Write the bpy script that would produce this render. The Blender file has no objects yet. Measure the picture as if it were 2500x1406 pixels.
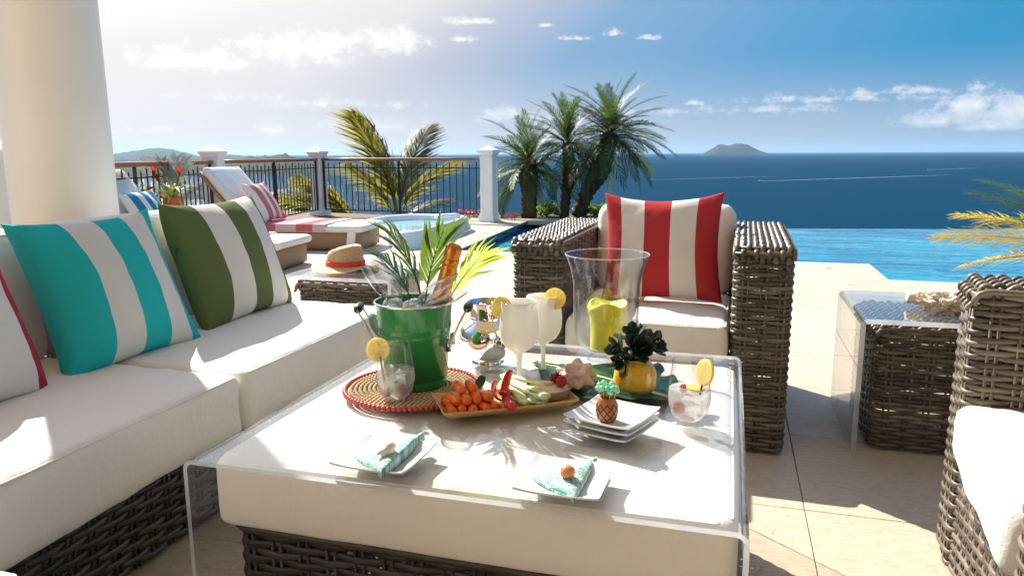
import bpy, bmesh, math, random
import numpy as np
from mathutils import Vector, Matrix, noise

PI = math.pi
R = math.radians
C = bpy.context.scene.collection
SC = bpy.context.scene

# ------------------------------------------------------------------ camera
YAW, PITCH, ROLL, EYE = R(16.4), R(-10.35), R(0.3), 1.03
fwd = Vector((-math.sin(YAW) * math.cos(PITCH), math.cos(YAW) * math.cos(PITCH), math.sin(PITCH)))
right = Vector((math.cos(YAW), math.sin(YAW), 0))
up = right.cross(fwd)
r2 = right * math.cos(ROLL) - up * math.sin(ROLL)
u2 = right * math.sin(ROLL) + up * math.cos(ROLL)
cam_data = bpy.data.cameras.new('camera')
cam_data.sensor_width = 36.0
cam_data.lens = 36.0 * 1800.0 / 2500.0
cam_data.clip_start = 0.05
cam_data.clip_end = 120000
cam = bpy.data.objects.new('camera', cam_data)
C.objects.link(cam)
m3 = Matrix((r2, u2, -fwd)).transposed()
cam.matrix_world = Matrix.Translation((0, 0, EYE)) @ m3.to_4x4()
SC.camera = cam

# ------------------------------------------------------------------ exposure
SC.render.engine = 'CYCLES'
SC.view_settings.view_transform = 'Standard'
SC.view_settings.look = 'None'
SC.view_settings.exposure = 1.75
SC.view_settings.gamma = 1.0
SC.view_settings.use_curve_mapping = False
cy = SC.cycles
cy.max_bounces = 12
cy.diffuse_bounces = 6
cy.glossy_bounces = 5
cy.transmission_bounces = 8
cy.transparent_max_bounces = 24
cy.volume_bounces = 0
cy.caustics_reflective = False
cy.caustics_refractive = False
cy.sample_clamp_indirect = 6.0
cy.use_denoising = True

# ------------------------------------------------------------------ sun
SUN_EL, SUN_AZ = R(40.0), R(-51.0)          # azimuth from +Y, positive toward +X
to_sun = Vector((math.sin(SUN_AZ) * math.cos(SUN_EL), math.cos(SUN_AZ) * math.cos(SUN_EL), math.sin(SUN_EL)))
sl = bpy.data.lights.new('sun', 'SUN')
sl.energy = 3.05
sl.angle = R(0.5)
sl.color = (1.0, 0.95, 0.85)
so = bpy.data.objects.new('sun', sl)
C.objects.link(so)
so.rotation_euler = (-to_sun).to_track_quat('-Z', 'Y').to_euler()


# ------------------------------------------------------------------ node helpers
class NT:
    def __init__(self, tree):
        self.t = tree
        self.n = tree.nodes
        self.l = tree.links

    def new(self, typ, **kw):
        nd = self.n.new(typ)
        for k, v in kw.items():
            setattr(nd, k, v)
        return nd

    def link(self, a, b):
        self.l.new(a, b)

    def put(self, sock, v):
        if isinstance(v, bpy.types.NodeSocket):
            self.l.new(v, sock)
        else:
            sock.default_value = v

    def math(self, op, a, b=0.0, c=None, clamp=False):
        nd = self.new('ShaderNodeMath', operation=op, use_clamp=clamp)
        self.put(nd.inputs[0], a)
        self.put(nd.inputs[1], b)
        if c is not None:
            self.put(nd.inputs[2], c)
        return nd.outputs[0]

    def noise(self, vec, scale, detail=3.0, rough=0.5, out='Fac', dist=0.0):
        nd = self.new('ShaderNodeTexNoise')
        if vec is not None:
            self.l.new(vec, nd.inputs['Vector'])
        nd.inputs['Scale'].default_value = scale
        nd.inputs['Detail'].default_value = detail
        nd.inputs['Roughness'].default_value = rough
        nd.inputs['Distortion'].default_value = dist
        return nd.outputs[out]

    def ramp(self, fac, stops, interp='LINEAR'):
        nd = self.new('ShaderNodeValToRGB')
        cr = nd.color_ramp
        cr.interpolation = interp
        while len(cr.elements) < len(stops):
            cr.elements.new(0.5)
        for e, (p, c) in zip(cr.elements, stops):
            e.position = p
            e.color = (c[0], c[1], c[2], 1) if len(c) == 3 else c
        self.l.new(fac, nd.inputs[0])
        return nd.outputs[0]

    def mix(self, fac, a, b, blend='MIX'):
        nd = self.new('ShaderNodeMix', data_type='RGBA', blend_type=blend)
        self.put(nd.inputs[0], fac)
        for s, v in ((6, a), (7, b)):
            if isinstance(v, tuple):
                v = (v[0], v[1], v[2], 1)
            self.put(nd.inputs[s], v)
        return nd.outputs[2]

    def mapr(self, v, a, b, c=0.0, d=1.0, smooth=False):
        nd = self.new('ShaderNodeMapRange')
        nd.interpolation_type = 'SMOOTHSTEP' if smooth else 'LINEAR'
        self.put(nd.inputs[0], v)
        for i, x in enumerate((a, b, c, d)):
            nd.inputs[i + 1].default_value = x
        return nd.outputs[0]

    def scale(self, vec, s):
        nd = self.new('ShaderNodeMapping')
        self.l.new(vec, nd.inputs[0])
        nd.inputs['Scale'].default_value = s if isinstance(s, tuple) else (s, s, s)
        return nd.outputs[0]

    def bump(self, h, strength, dist=0.01):
        nd = self.new('ShaderNodeBump')
        nd.inputs['Strength'].default_value = strength
        nd.inputs['Distance'].default_value = dist
        self.l.new(h, nd.inputs['Height'])
        return nd.outputs[0]


# ------------------------------------------------------------------ sky
W = bpy.data.worlds.new('World')
SC.world = W
W.use_nodes = True
w = NT(W.node_tree)
w.n.clear()
out = w.new('ShaderNodeOutputWorld')
bg = w.new('ShaderNodeBackground')
w.link(bg.outputs[0], out.inputs[0])
bg.inputs[1].default_value = 0.1
sky = w.new('ShaderNodeTexSky', sky_type='NISHITA')
sky.sun_disc = False
sky.sun_elevation = SUN_EL
sky.sun_rotation = SUN_AZ
sky.altitude = 60
sky.air_density = 1.0
sky.dust_density = 0.6
sky.ozone_density = 3.0
tc = w.new('ShaderNodeTexCoord')
dirv = tc.outputs['Generated']
sep = w.new('ShaderNodeSeparateXYZ')
w.link(dirv, sep.inputs[0])
az = w.math('MULTIPLY', w.math('ARCTAN2', sep.outputs[0], sep.outputs[1]), 180 / PI)
el = w.math('MULTIPLY', w.math('ARCSINE', sep.outputs[2]), 180 / PI)
# pale round the sun, deep tropical blue away from it, milky near the horizon
dotn = w.new('ShaderNodeVectorMath', operation='DOT_PRODUCT')
w.link(dirv, dotn.inputs[0])
dotn.inputs[1].default_value = to_sun
dots = dotn.outputs['Value']


def graded(stops):
    cols = [(p, tuple(x / 10 for x in c)) for p, c in stops]
    r = w.ramp(w.mapr(dots, -1.0, 1.0), [((p + 1) / 2, c) for p, c in cols])
    return w.mix(1.0, r, (5.75, 5.75, 5.75), 'MULTIPLY')


high = graded([(-1, (.35, 1.2, 2.5)), (0.1, (.22, 1.45, 3.0)), (.40, (.22, 1.65, 3.15)), (.53, (.60, 1.9, 3.4)), (.67, (1.35, 2.3, 3.5)), (.74, (2.9, 3.1, 3.75)), (.785, (4.35, 4.25, 4.3)), (.84, (4.95, 4.8, 4.7)), (1.0, (9.9, 9.7, 9.4))])
low = graded([(-1, (2.0, 2.6, 3.2)), (.30, (1.9, 2.7, 3.4)), (.58, (2.7, 3.1, 3.75)), (.70, (4.0, 4.0, 4.15)), (.78, (4.6, 4.5, 4.5)), (1.0, (6.0, 5.8, 5.6))])
base = w.mix(w.mapr(el, 0.0, 7.5, 0.0, 1.0, True), low, high)
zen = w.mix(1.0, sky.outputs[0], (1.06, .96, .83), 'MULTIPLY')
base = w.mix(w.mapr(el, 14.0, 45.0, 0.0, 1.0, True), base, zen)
# clouds: blobs in azimuth / elevation broken up by noise
comb = w.new('ShaderNodeCombineXYZ')
w.link(az, comb.inputs[0])
w.link(w.math('MULTIPLY', el, 1.35), comb.inputs[1])
cvec = comb.outputs[0]
n1 = w.noise(cvec, 0.55, 7.0, 0.58, dist=0.3)
n2 = w.noise(cvec, 1.9, 6.0, 0.62)
nz = w.math('ADD', w.math('MULTIPLY', n1, 0.62), w.math('MULTIPLY', n2, 0.38))
CLOUDS = [  # az, el, radius az, radius el, weight
    (-39.0, 6.3, 7.0, 1.9, 1.25), (-32.5, 7.3, 6.5, 2.4, 1.3), (-29.3, 7.9, 3.0, 1.7, 1.2), (-25.6, 7.8, 4.2, 1.9, 1.2),
    (-19.3, 9.48, 2.6, .55, 1.0), (-19.9, 8.25, 1.9, .42, .9), (-13.7, 9.2, 1.2, .26, .8), (-11.7, 8.25, 1.5, .32, .85),
    (-8.7, 8.55, .8, .42, .75), (-6.3, 8.15, 1.2, .36, .8), (-19.2, 11.2, 1.6, .5, .9),
    (6.5, 3.55, 9.0, .55, .62), (2.0, 2.95, 8.5, .6, .55), (-4.5, 2.9, 6.0, .5, .6), (10.5, 3.9, 5.5, .6, .62),
    (13.0, 1.95, 3.0, 1.1, 1.35), (14.7, 2.75, 1.8, 1.6, 1.5), (17.4, 2.4, 2.4, 1.9, 1.4), (16.1, 1.5, 3.4, .6, 1.1),
    (-2.9, 3.5, 1.0, .34, .85), (-37.0, 3.9, 8.0, .7, .75), (-30.0, 3.6, 9.0, .6, .7),
    (-33.8, 1.75, 2.8, 1.1, .8), (-30.4, 1.9, 2.0, 1.0, .8), (-25.2, 1.9, 3.2, 1.1, .85), (-21.9, 1.3, 2.0, .8, .7),
    (-17.2, 2.8, 2.4, 1.1, 1.0), (-14.5, 2.5, 2.4, .8, .8), (-42.0, 1.6, 4.5, .8, .7),
    (-49.0, 5.0, 6.0, 2.0, .8), (27.0, 4.5, 6.0, 1.4, .9), (40.0, 2.5, 5.0, 1.2, .9), (62.0, 5.0, 9.0, 2.0, .9),
    (-75.0, 6.0, 9.0, 2.2, .9), (100.0, 6.0, 10.0, 2.5, .9), (150.0, 8.0, 14.0, 3.0, .9), (-120.0, 7.0, 12.0, 3.0, .9), (-165.0, 9.0, 10.0, 2.5, .9),
]
field = None
for a0, e0, ra, re, wt in CLOUDS:
    dx = w.math('MULTIPLY', w.math('SUBTRACT', az, a0), 1 / ra)
    dy = w.math('MULTIPLY', w.math('SUBTRACT', el, e0), 1 / re)
    # flat bases: the lower half of a cloud is squeezed
    dy = w.math('MAXIMUM', dy, w.math('MULTIPLY', dy, -1.7))
    q = w.math('ADD', w.math('MULTIPLY', dx, dx), w.math('MULTIPLY', dy, dy))
    f = w.math('MULTIPLY', w.math('SUBTRACT', 1.0, w.math('SQRT', q)), wt)
    field = f if field is None else w.math('MAXIMUM', field, f)
dens = w.math('ADD', w.math('MAXIMUM', field, -1.0), w.math('MULTIPLY', w.math('SUBTRACT', nz, 0.53), 3.4))
mask = w.mapr(dens, 0.0, 0.55, 0.0, 1.0, True)
body = w.mapr(dens, 0.25, 1.15, 0.0, 1.0, True)
n3 = w.noise(cvec, 1.1, 5.0, 0.55)
shade = w.math('MULTIPLY', body, w.mapr(n3, 0.35, 0.7, 0.35, 1.0))
ccol = w.mix(shade, (1.9, 2.15, 2.5), (3.35, 3.35, 3.35))
near = w.mapr(dots, 0.5, 0.85, 0.0, 1.0, True)
ccol = w.mix(near, ccol, w.mix(shade, (2.65, 2.62, 2.62), (3.9, 3.85, 3.8)))
lowair = w.mapr(el, 0.3, 4.5, 0.42, 0.92)
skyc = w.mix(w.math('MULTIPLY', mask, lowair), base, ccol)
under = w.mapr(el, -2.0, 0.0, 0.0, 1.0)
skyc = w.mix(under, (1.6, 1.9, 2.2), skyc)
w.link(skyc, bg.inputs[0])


# ------------------------------------------------------------------ materials
def mat(name):
    m = bpy.data.materials.new(name)
    m.use_nodes = True
    t = NT(m.node_tree)
    t.n.clear()
    t.out = t.new('ShaderNodeOutputMaterial')
    t.tc = t.new('ShaderNodeTexCoord')
    t.obj = t.tc.outputs['Object']
    return m, t


def principled(t, color=(.8, .8, .8), rough=0.5, metal=0.0, spec=0.5, normal=None, **kw):
    p = t.new('ShaderNodeBsdfPrincipled')
    if isinstance(color, tuple):
        color = (color[0], color[1], color[2], 1)
    t.put(p.inputs['Base Color'], color)
    t.put(p.inputs['Roughness'], rough)
    p.inputs['Metallic'].default_value = metal
    p.inputs['Specular IOR Level'].default_value = spec
    if normal is not None:
        t.link(normal, p.inputs['Normal'])
    for k, v in kw.items():
        t.put(p.inputs[k], v)
    t.link(p.outputs[0], t.out.inputs[0])
    return p


def simple(name, color, rough=0.5, metal=0.0, spec=0.5, var=0.12, nscale=12.0, bump=0.0, bscale=80.0, **kw):
    m, t = mat(name)
    n = t.noise(t.obj, nscale, 4.0)
    lo = tuple(c * (1 - var) for c in color)
    hi = tuple(min(1, c * (1 + var)) for c in color)
    col = t.mix(n, lo, hi)
    nrm = t.bump(t.noise(t.obj, bscale, 3.0), bump, 0.003) if bump else None
    principled(t, col, rough, metal, spec, nrm, **kw)
    return m


def weave_height(t, vec, s):
    a = t.new('ShaderNodeTexWave', wave_type='BANDS', bands_direction='X')
    b = t.new('ShaderNodeTexWave', wave_type='BANDS', bands_direction='Y')
    for x in (a, b):
        t.link(vec, x.inputs['Vector'])
        x.inputs['Scale'].default_value = s
    return t.math('MULTIPLY', a.outputs['Fac'], b.outputs['Fac'])


def fabric(name, color, var=0.05, rough=0.9):
    m, t = mat(name)
    n = t.noise(t.obj, 5.0, 5.0)
    fine = t.noise(t.scale(t.obj, (900, 250, 900)), 1.0, 2.0)
    col = t.mix(n, tuple(c * (1 - var) for c in color), color)
    col = t.mix(t.math('MULTIPLY', fine, 0.16), col, tuple(c * 0.72 for c in color))
    h = t.math('ADD', t.math('MULTIPLY', t.noise(t.obj, 9.0, 5.0, 0.62, dist=0.6), 4.0), t.math('MULTIPLY', fine, 0.35))
    h = t.math('ADD', h, t.math('MULTIPLY', t.noise(t.scale(t.obj, (30, 30, 9)), 1.0, 3.0, 0.6, dist=0.8), 1.3))
    principled(t, col, rough, 0, 0.2, t.bump(h, 0.35, 0.006), **{'Sheen Weight': 0.12})
    return m


def stripes(name, ca, cb, stops, first='a'):
    """print: stripes along v, boundaries given in u"""
    m, t = mat(name)
    sp = t.new('ShaderNodeSeparateXYZ')
    t.link(t.tc.outputs['UV'], sp.inputs[0])
    wob = t.math('MULTIPLY', t.math('SUBTRACT', t.noise(t.obj, 5.0, 2.0), 0.5), 0.003)
    u = t.math('ADD', sp.outputs[0], wob)
    st, cur = [(0.0, ca)], cb
    for s in stops:
        st.append((s, cur))
        cur = ca if cur is cb else cb
    col = t.ramp(u, st, 'CONSTANT')
    fine = t.noise(t.scale(t.tc.outputs['UV'], (340, 340, 1)), 1.0, 2.0)
    slub = t.noise(t.scale(t.tc.outputs['UV'], (18, 420, 1)), 1.0, 3.0)
    dk = t.mix(1.0, col, (.55, .55, .55), 'MULTIPLY')
    col = t.mix(t.math('MULTIPLY', fine, 0.35), col, dk)
    col = t.mix(t.math('MULTIPLY', slub, 0.04), col, (.85, .85, .82))
    h = t.math('ADD', t.math('MULTIPLY', t.noise(t.obj, 16.0, 4.0, 0.6), 2.0), t.math('MULTIPLY', fine, 0.4))
    p = principled(t, col, 0.92, 0, 0.15, t.bump(h, 0.35, 0.006))
    tr = t.new('ShaderNodeBsdfTranslucent')
    t.link(col, tr.inputs[0])
    mx = t.new('ShaderNodeMixShader')
    mx.inputs[0].default_value = 0.12
    t.link(p.outputs[0], mx.inputs[1])
    t.link(tr.outputs[0], mx.inputs[2])
    t.link(mx.outputs[0], t.out.inputs[0])
    return m


def clear(name, tint=(.97, .985, .98), edge=(.80, .84, .84), rough=0.0, gain=1.0, haze=0.0, scratch=0.0):
    """thin clear sheet or blown glass wall: lets sunlight pass, reflects more at grazing angles"""
    m, t = mat(name)
    lw = t.new('ShaderNodeLayerWeight')
    lw.inputs['Blend'].default_value = 0.5
    fres = t.math('ADD', t.math('MULTIPLY', t.math('POWER', lw.outputs['Facing'], 5.0), 0.96), 0.04)
    tcol = t.mix(t.math('POWER', lw.outputs['Facing'], 3.0), tint, edge)
    tr = t.new('ShaderNodeBsdfTransparent')
    t.link(tcol, tr.inputs[0])
    gl = t.new('ShaderNodeBsdfGlossy')
    gl.inputs['Roughness'].default_value = rough
    mx = t.new('ShaderNodeMixShader')
    t.link(t.math('MULTIPLY', fres, gain, clamp=True), mx.inputs[0])
    t.link(tr.outputs[0], mx.inputs[1])
    t.link(gl.outputs[0], mx.inputs[2])
    last = mx.outputs[0]
    if haze or scratch:
        df = t.new('ShaderNodeBsdfDiffuse')
        df.inputs[0].default_value = (.9, .9, .9, 1)
        m2 = t.new('ShaderNodeMixShader')
        if scratch:
            nn = t.noise(t.scale(t.obj, (60, 4, 60)), 1.0, 4.0, 0.7)
            t.link(t.mapr(nn, 0.55, 0.8, haze, haze + scratch), m2.inputs[0])
        else:
            m2.inputs[0].default_value = haze
        t.link(last, m2.inputs[1])
        t.link(df.outputs[0], m2.inputs[2])
        last = m2.outputs[0]
    t.link(last, t.out.inputs[0])
    return m


def leafy(name, c1, c2, rough=0.42, trans=0.3, tcol=None, spec=0.5):
    m, t = mat(name)
    oi = t.new('ShaderNodeObjectInfo')
    geo = t.new('ShaderNodeNewGeometry')
    f = t.math('ADD', t.math('MULTIPLY', oi.outputs['Random'], 0.5), t.math('MULTIPLY', geo.outputs['Random Per Island'], 0.5))
    col = t.mix(f, c1, c2)
    p = principled(t, col, rough, 0, spec)
    tr = t.new('ShaderNodeBsdfTranslucent')
    t.put(tr.inputs[0], t.mix(f, tcol, tuple(min(1, x * 1.25) for x in tcol)) if tcol else col)
    mx = t.new('ShaderNodeMixShader')
    mx.inputs[0].default_value = trans
    t.link(p.outputs[0], mx.inputs[1])
    t.link(tr.outputs[0], mx.inputs[2])
    t.link(mx.outputs[0], t.out.inputs[0])
    return m


def wicker_mat(name, stops, rough=0.42):
    m, t = mat(name)
    geo = t.new('ShaderNodeNewGeometry')
    n = t.noise(t.obj, 22.0, 4.0, 0.65)
    grain = t.noise(t.scale(t.obj, (30, 30, 500)), 1.0, 3.0)
    f = t.math('ADD', t.math('MULTIPLY', geo.outputs['Random Per Island'], 0.55), t.math('MULTIPLY', n, 0.45))
    col = t.ramp(f, stops)
    col = t.mix(t.math('MULTIPLY', grain, 0.35), col, tuple(x * 0.45 for x in stops[0][1]))
    principled(t, col, rough, 0, 0.45, t.bump(grain, 0.25, 0.001))
    return m


M = {}
M['white_fabric'] = fabric('white_cushion_fabric', (.86, .825, .755))
M['bright_fabric'] = fabric('white_canvas', (.82, .79, .74))
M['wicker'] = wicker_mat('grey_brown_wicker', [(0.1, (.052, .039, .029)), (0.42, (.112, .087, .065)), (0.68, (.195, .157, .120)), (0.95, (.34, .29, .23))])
M['wicker_shaded'] = wicker_mat('shaded_wicker', [(0.1, (.022, .019, .015)), (0.5, (.052, .045, .036)), (0.75, (.095, .083, .065)), (0.95, (.18, .16, .125))])  # same wicker as above, with its shade put into a darker colour
M['acrylic'] = clear('clear_acrylic', (.99, .993, .993), (.94, .96, .965), 0.0, 1.15, 0.028, 0.010)  # even white haze put in for the pale reflection on the sheet
M['acrylic_edge'] = None
M['glass'] = clear('blown_glass', (.985, .99, .988), (.60, .64, .63), 0.0, 1.05)
M['thin_glass'] = clear('thin_glass', (.985, .99, .99), (.62, .66, .66), 0.0, 1.1)
M['crystal'] = clear('crystal', (.94, .955, .955), (.20, .23, .23), 0.0, 4.0)
M['chrome'] = simple('polished_chrome', (.86, .85, .83), 0.02, 1.0, var=0.02)
M['steel'] = simple('brushed_steel', (.55, .53, .50), 0.22, 1.0, var=0.1)
M['green_enamel'] = simple('green_enamel', (.022, .24, .052), 0.2, 0.0, 0.5, var=0.15, nscale=7, bump=0.04, bscale=18, **{'Coat Weight': 0.35, 'Coat Roughness': 0.06})
M['black_plastic'] = simple('black_grip', (.02, .018, .016), 0.35)
M['white_paint'] = simple('white_gloss_paint', (.87, .86, .83), 0.35, var=0.04, nscale=3, bump=0.05, bscale=25)
M['column_paint'] = simple('cream_column_paint', (.87, .85, .80), 0.42, var=0.07, nscale=3.2, bump=0.16, bscale=18)
M['added_house_paint'] = simple('warm_cream_paint', (.88, .75, .57), 0.7, var=0.05, nscale=2)
M['dark_glass'] = simple('dark_window', (.05, .06, .07), 0.05)
M['iron'] = simple('black_green_iron', (.018, .024, .021), 0.4, 0.3, var=0.2)
M['rail_wood'] = simple('varnished_wood_rail', (.30, .115, .035), 0.35, var=0.3, nscale=9)
M['porcelain'] = simple('white_porcelain', (.66, .655, .65), 0.12, var=0.02, **{'Coat Weight': 0.4})
M['milk'] = None
M['straw'] = simple('straw', (.62, .45, .27), 0.75, var=0.3, nscale=120, bump=0.8, bscale=260)
M['red_band'] = simple('orange_red_ribbon', (.72, .045, .010), 0.6, var=0.1)
M['coral_bead'] = simple('coral_red_bead', (.52, .075, .065), 0.42, var=0.15)
M['candle'] = simple('lime_yellow_wax', (.80, .76, .04), 0.35, var=0.15, nscale=30, **{'Subsurface Weight': 0.6, 'Subsurface Radius': (.03, .03, .006)})
M['yellow_glaze'] = None
M['carrot'] = simple('carrot', (.84, .14, .007), 0.28, var=0.35, nscale=60, bump=0.15, bscale=150)
M['pepper'] = simple('red_pepper', (.62, .018, .008), 0.15, var=0.3, nscale=25, **{'Coat Weight': 0.5})
M['tomato'] = simple('cherry_tomato', (.62, .02, .012), 0.12, var=0.15, **{'Coat Weight': 0.5})
M['celery'] = simple('celery', (.62, .70, .40), 0.35, var=0.3, nscale=40, bump=0.3, bscale=120, **{'Subsurface Weight': 0.2, 'Subsurface Radius': (.01, .012, .006)})
M['dip'] = simple('hummus', (.74, .55, .33), 0.5, var=0.25, nscale=60, bump=0.4, bscale=120)
M['terracotta'] = simple('pale_wood_bowl', (.36, .215, .12), 0.5, var=0.25, nscale=30)
M['bamboo'] = simple('bamboo_tray', (.66, .42, .16), 0.4, var=0.2, nscale=20)
M['raspberry'] = simple('raspberry', (.45, .018, .028), 0.35, var=0.3, nscale=90)
M['blackberry'] = simple('blackberry', (.02, .012, .03), 0.3, var=0.4, nscale=90)
M['lemon_rind'] = leafy('lemon_rind', (.86, .62, .10), (.90, .68, .14), 0.4, 0.35, (.95, .70, .14))
M['lemon_pith'] = leafy('lemon_pith', (.86, .80, .55), (.88, .82, .6), 0.6, 0.5, (.95, .85, .5))
M['lemon_pulp'] = leafy('lemon_pulp', (.88, .68, .26), (.92, .76, .38), 0.25, 0.5, (.98, .80, .30))
M['foil'] = simple('orange_gold_foil', (.62, .215, .030), 0.28, 0.7, var=0.25, nscale=60, bump=0.7, bscale=90)
M['bottle_green'] = simple('dark_bottle_glass', (.02, .05, .02), 0.05, var=0.1)
M['ice'] = clear('ice', (.97, .98, .985), (.82, .85, .87), 0.05, 1.6, 0.22)
M['shell_pink'] = simple('pink_beige_shell', (.70, .50, .41), 0.5, var=0.3, nscale=28, bump=0.5, bscale=60)
M['shell_white'] = simple('cream_shell', (.78, .68, .56), 0.4, var=0.25, nscale=60)
M['shell_brown'] = simple('rust_shell', (.58, .24, .09), 0.25, var=0.55, nscale=70)
M['coral'] = simple('bleached_coral', (.72, .62, .49), 0.85, var=0.25, nscale=40, bump=0.9, bscale=90)
M['pine_wood'] = simple('carved_wood', (.40, .125, .028), 0.35, var=0.25, nscale=40)
M['groove'] = simple('dark_groove', (.055, .016, .007), 0.5)
M['mint'] = simple('mint_bead', (.22, .72, .46), 0.25, var=0.1)
M['stick'] = simple('wood_stick', (.55, .36, .17), 0.6)
M['succulent'] = leafy('dark_succulent', (.007, .014, .008), (.018, .045, .020), 0.4, 0.05)
M['monstera'] = leafy('big_green_leaf', (.006, .055, .022), (.012, .085, .035), 0.35, 0.15)
M['pygmy'] = leafy('date_palm_frond', (.022, .058, .012), (.052, .098, .020), 0.5, 0.25, (.14, .23, .03), 0.5)
M['coconut'] = leafy('coconut_frond', (.070, .072, .015), (.155, .132, .032), 0.5, 0.42, (.42, .37, .07))
M['cut_frond'] = leafy('cut_palm_frond', (.020, .060, .012), (.050, .105, .022), 0.32, 0.3, (.16, .26, .03))
M['lime_frond'] = leafy('lime_palm_frond', (.13, .21, .025), (.22, .29, .04), 0.35, 0.5, (.45, .55, .06))
M['yellow_frond'] = leafy('yellow_palm_frond', (.17, .15, .012), (.36, .28, .016), 0.4, 0.45, (.72, .54, .03))
M['shrub'] = leafy('sea_grape_leaf', (.035, .085, .018), (.11, .19, .035), 0.28, 0.35, (.28, .42, .05))
M['bromeliad'] = leafy('striped_bromeliad', (.30, .34, .06), (.70, .66, .28), 0.35, 0.45, (.8, .8, .2))
M['pale_blade'] = leafy('pale_palm_blade', (.10, .15, .10), (.55, .58, .52), 0.3, 0.3, (.4, .45, .3))
M['flower_red'] = leafy('red_flower', (.55, .02, .012), (.72, .06, .02), 0.5, 0.3, (.7, .05, .02))
M['trunk'] = simple('palm_trunk', (.075, .045, .026), 0.9, var=0.6, nscale=16, bump=1.0, bscale=40)
M['vase_wood'] = simple('orange_wood_vase', (.55, .13, .025), 0.3, var=0.5, nscale=6)
M['pot_clay'] = simple('clay_pot', (.35, .16, .09), 0.7, var=0.2)
M['tan_weave'] = None
M['soil'] = simple('soil', (.09, .06, .04), 0.95, var=0.4, nscale=30)
M['jacuzzi'] = simple('spa_shell', (.72, .74, .76), 0.2, var=0.05, nscale=2, **{'Coat Weight': 0.5})
M['lounger_frame'] = simple('white_lounger_frame', (.78, .76, .72), 0.45, var=0.05)
M['towel_edge'] = None


def make_tan():
    m, t = mat('tan_woven_wicker')
    vec = t.tc.outputs['Object']
    br = t.new('ShaderNodeTexBrick')
    t.link(t.scale(vec, (16, 16, 16)), br.inputs['Vector'])
    mp = t.new('ShaderNodeCombineXYZ')
    sp = t.new('ShaderNodeSeparateXYZ')
    t.link(vec, sp.inputs[0])
    t.link(t.math('MULTIPLY', t.math('ADD', sp.outputs[0], sp.outputs[1]), 30.0), mp.inputs[0])
    t.link(t.math('MULTIPLY', sp.outputs[2], 50.0), mp.inputs[1])
    t.l.remove(br.inputs['Vector'].links[0])
    t.link(mp.outputs[0], br.inputs['Vector'])
    br.inputs['Color1'].default_value = (.74, .50, .30, 1)
    br.inputs['Color2'].default_value = (.62, .39, .22, 1)
    br.inputs['Mortar'].default_value = (.28, .16, .09, 1)
    br.inputs['Scale'].default_value = 1.0
    br.inputs['Mortar Size'].default_value = 0.06
    h = t.math('SUBTRACT', 1.0, br.outputs['Fac'])
    principled(t, br.outputs['Color'], 0.55, 0, 0.3, t.bump(h, 0.7, 0.01))
    return m


M['tan_weave'] = make_tan()


def make_yellow():
    m, t = mat('yellow_glaze')
    sp = t.new('ShaderNodeSeparateXYZ')
    t.link(t.obj, sp.inputs[0])
    n = t.noise(t.obj, 30.0, 4.0)
    z = t.math('ADD', sp.outputs[2], t.math('MULTIPLY', t.math('SUBTRACT', n, 0.5), 0.012))
    g = t.mix(t.noise(t.obj, 18.0, 5.0), (.62, .33, .008), (.74, .46, .02))
    clay = t.mix(t.noise(t.obj, 220.0, 3.0), (.10, .07, .045), (.42, .38, .30))
    col = t.mix(t.mapr(z, 0.012, 0.016), clay, g)
    principled(t, col, 0.14, 0, 0.5, t.bump(t.noise(t.obj, 40.0), 0.15, 0.004), **{'Coat Weight': 0.4})
    return m


M['yellow_glaze'] = make_yellow()


def make_napkin():
    m, t = mat('mint_print_napkin')
    v = t.new('ShaderNodeTexVoronoi', feature='F1')
    t.link(t.scale(t.tc.outputs['UV'], 30.0), v.inputs['Vector'])
    n = t.noise(t.scale(t.tc.outputs['UV'], 26.0), 1.0, 4.0, 0.75)
    f = t.math('ADD', t.math('MULTIPLY', v.outputs['Distance'], 0.5), n)
    col = t.ramp(f, [(0.0, (.025, .23, .18)), (0.70, (.06, .32, .26)), (0.80, (.50, .62, .58)), (1.0, (.66, .72, .70))])
    principled(t, col, 0.85, 0, 0.2)
    return m


M['napkin'] = make_napkin()
M['teal_hem'] = simple('teal_hem', (.02, .34, .28), 0.8)

WHITE_S = (.88, .845, .775)
M['turquoise_stripe'] = stripes('turquoise_stripe', (.012, .57, .57), WHITE_S, [.27, .50, .72, .91])
M['green_stripe'] = stripes('green_stripe', (.135, .180, .055), WHITE_S, [.24, .47, .69, .90])
M['red_stripe'] = stripes('red_stripe', (.54, .032, .042), WHITE_S, [.14, .345, .575, .80])
M['red_stripe_b'] = stripes('red_stripe_b', (.46, .030, .055), WHITE_S, [.16, .42, .60, .90])
M['pink_stripe'] = stripes('pink_stripe', WHITE_S, (.66, .20, .19), [.16, .36, .50, .66, .78, .95])
M['blue_stripe'] = stripes('blue_stripe', WHITE_S, (.008, .24, .40), [.10, .30, .46, .62, .74, .92])
M['pink_towel'] = stripes('pink_towel', (.68, .55, .52), (.62, .14, .17), [.16, .37, .63, .86])
M['blue_towel'] = stripes('blue_towel', (.74, .74, .72), (.05, .38, .42), [.86])


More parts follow.
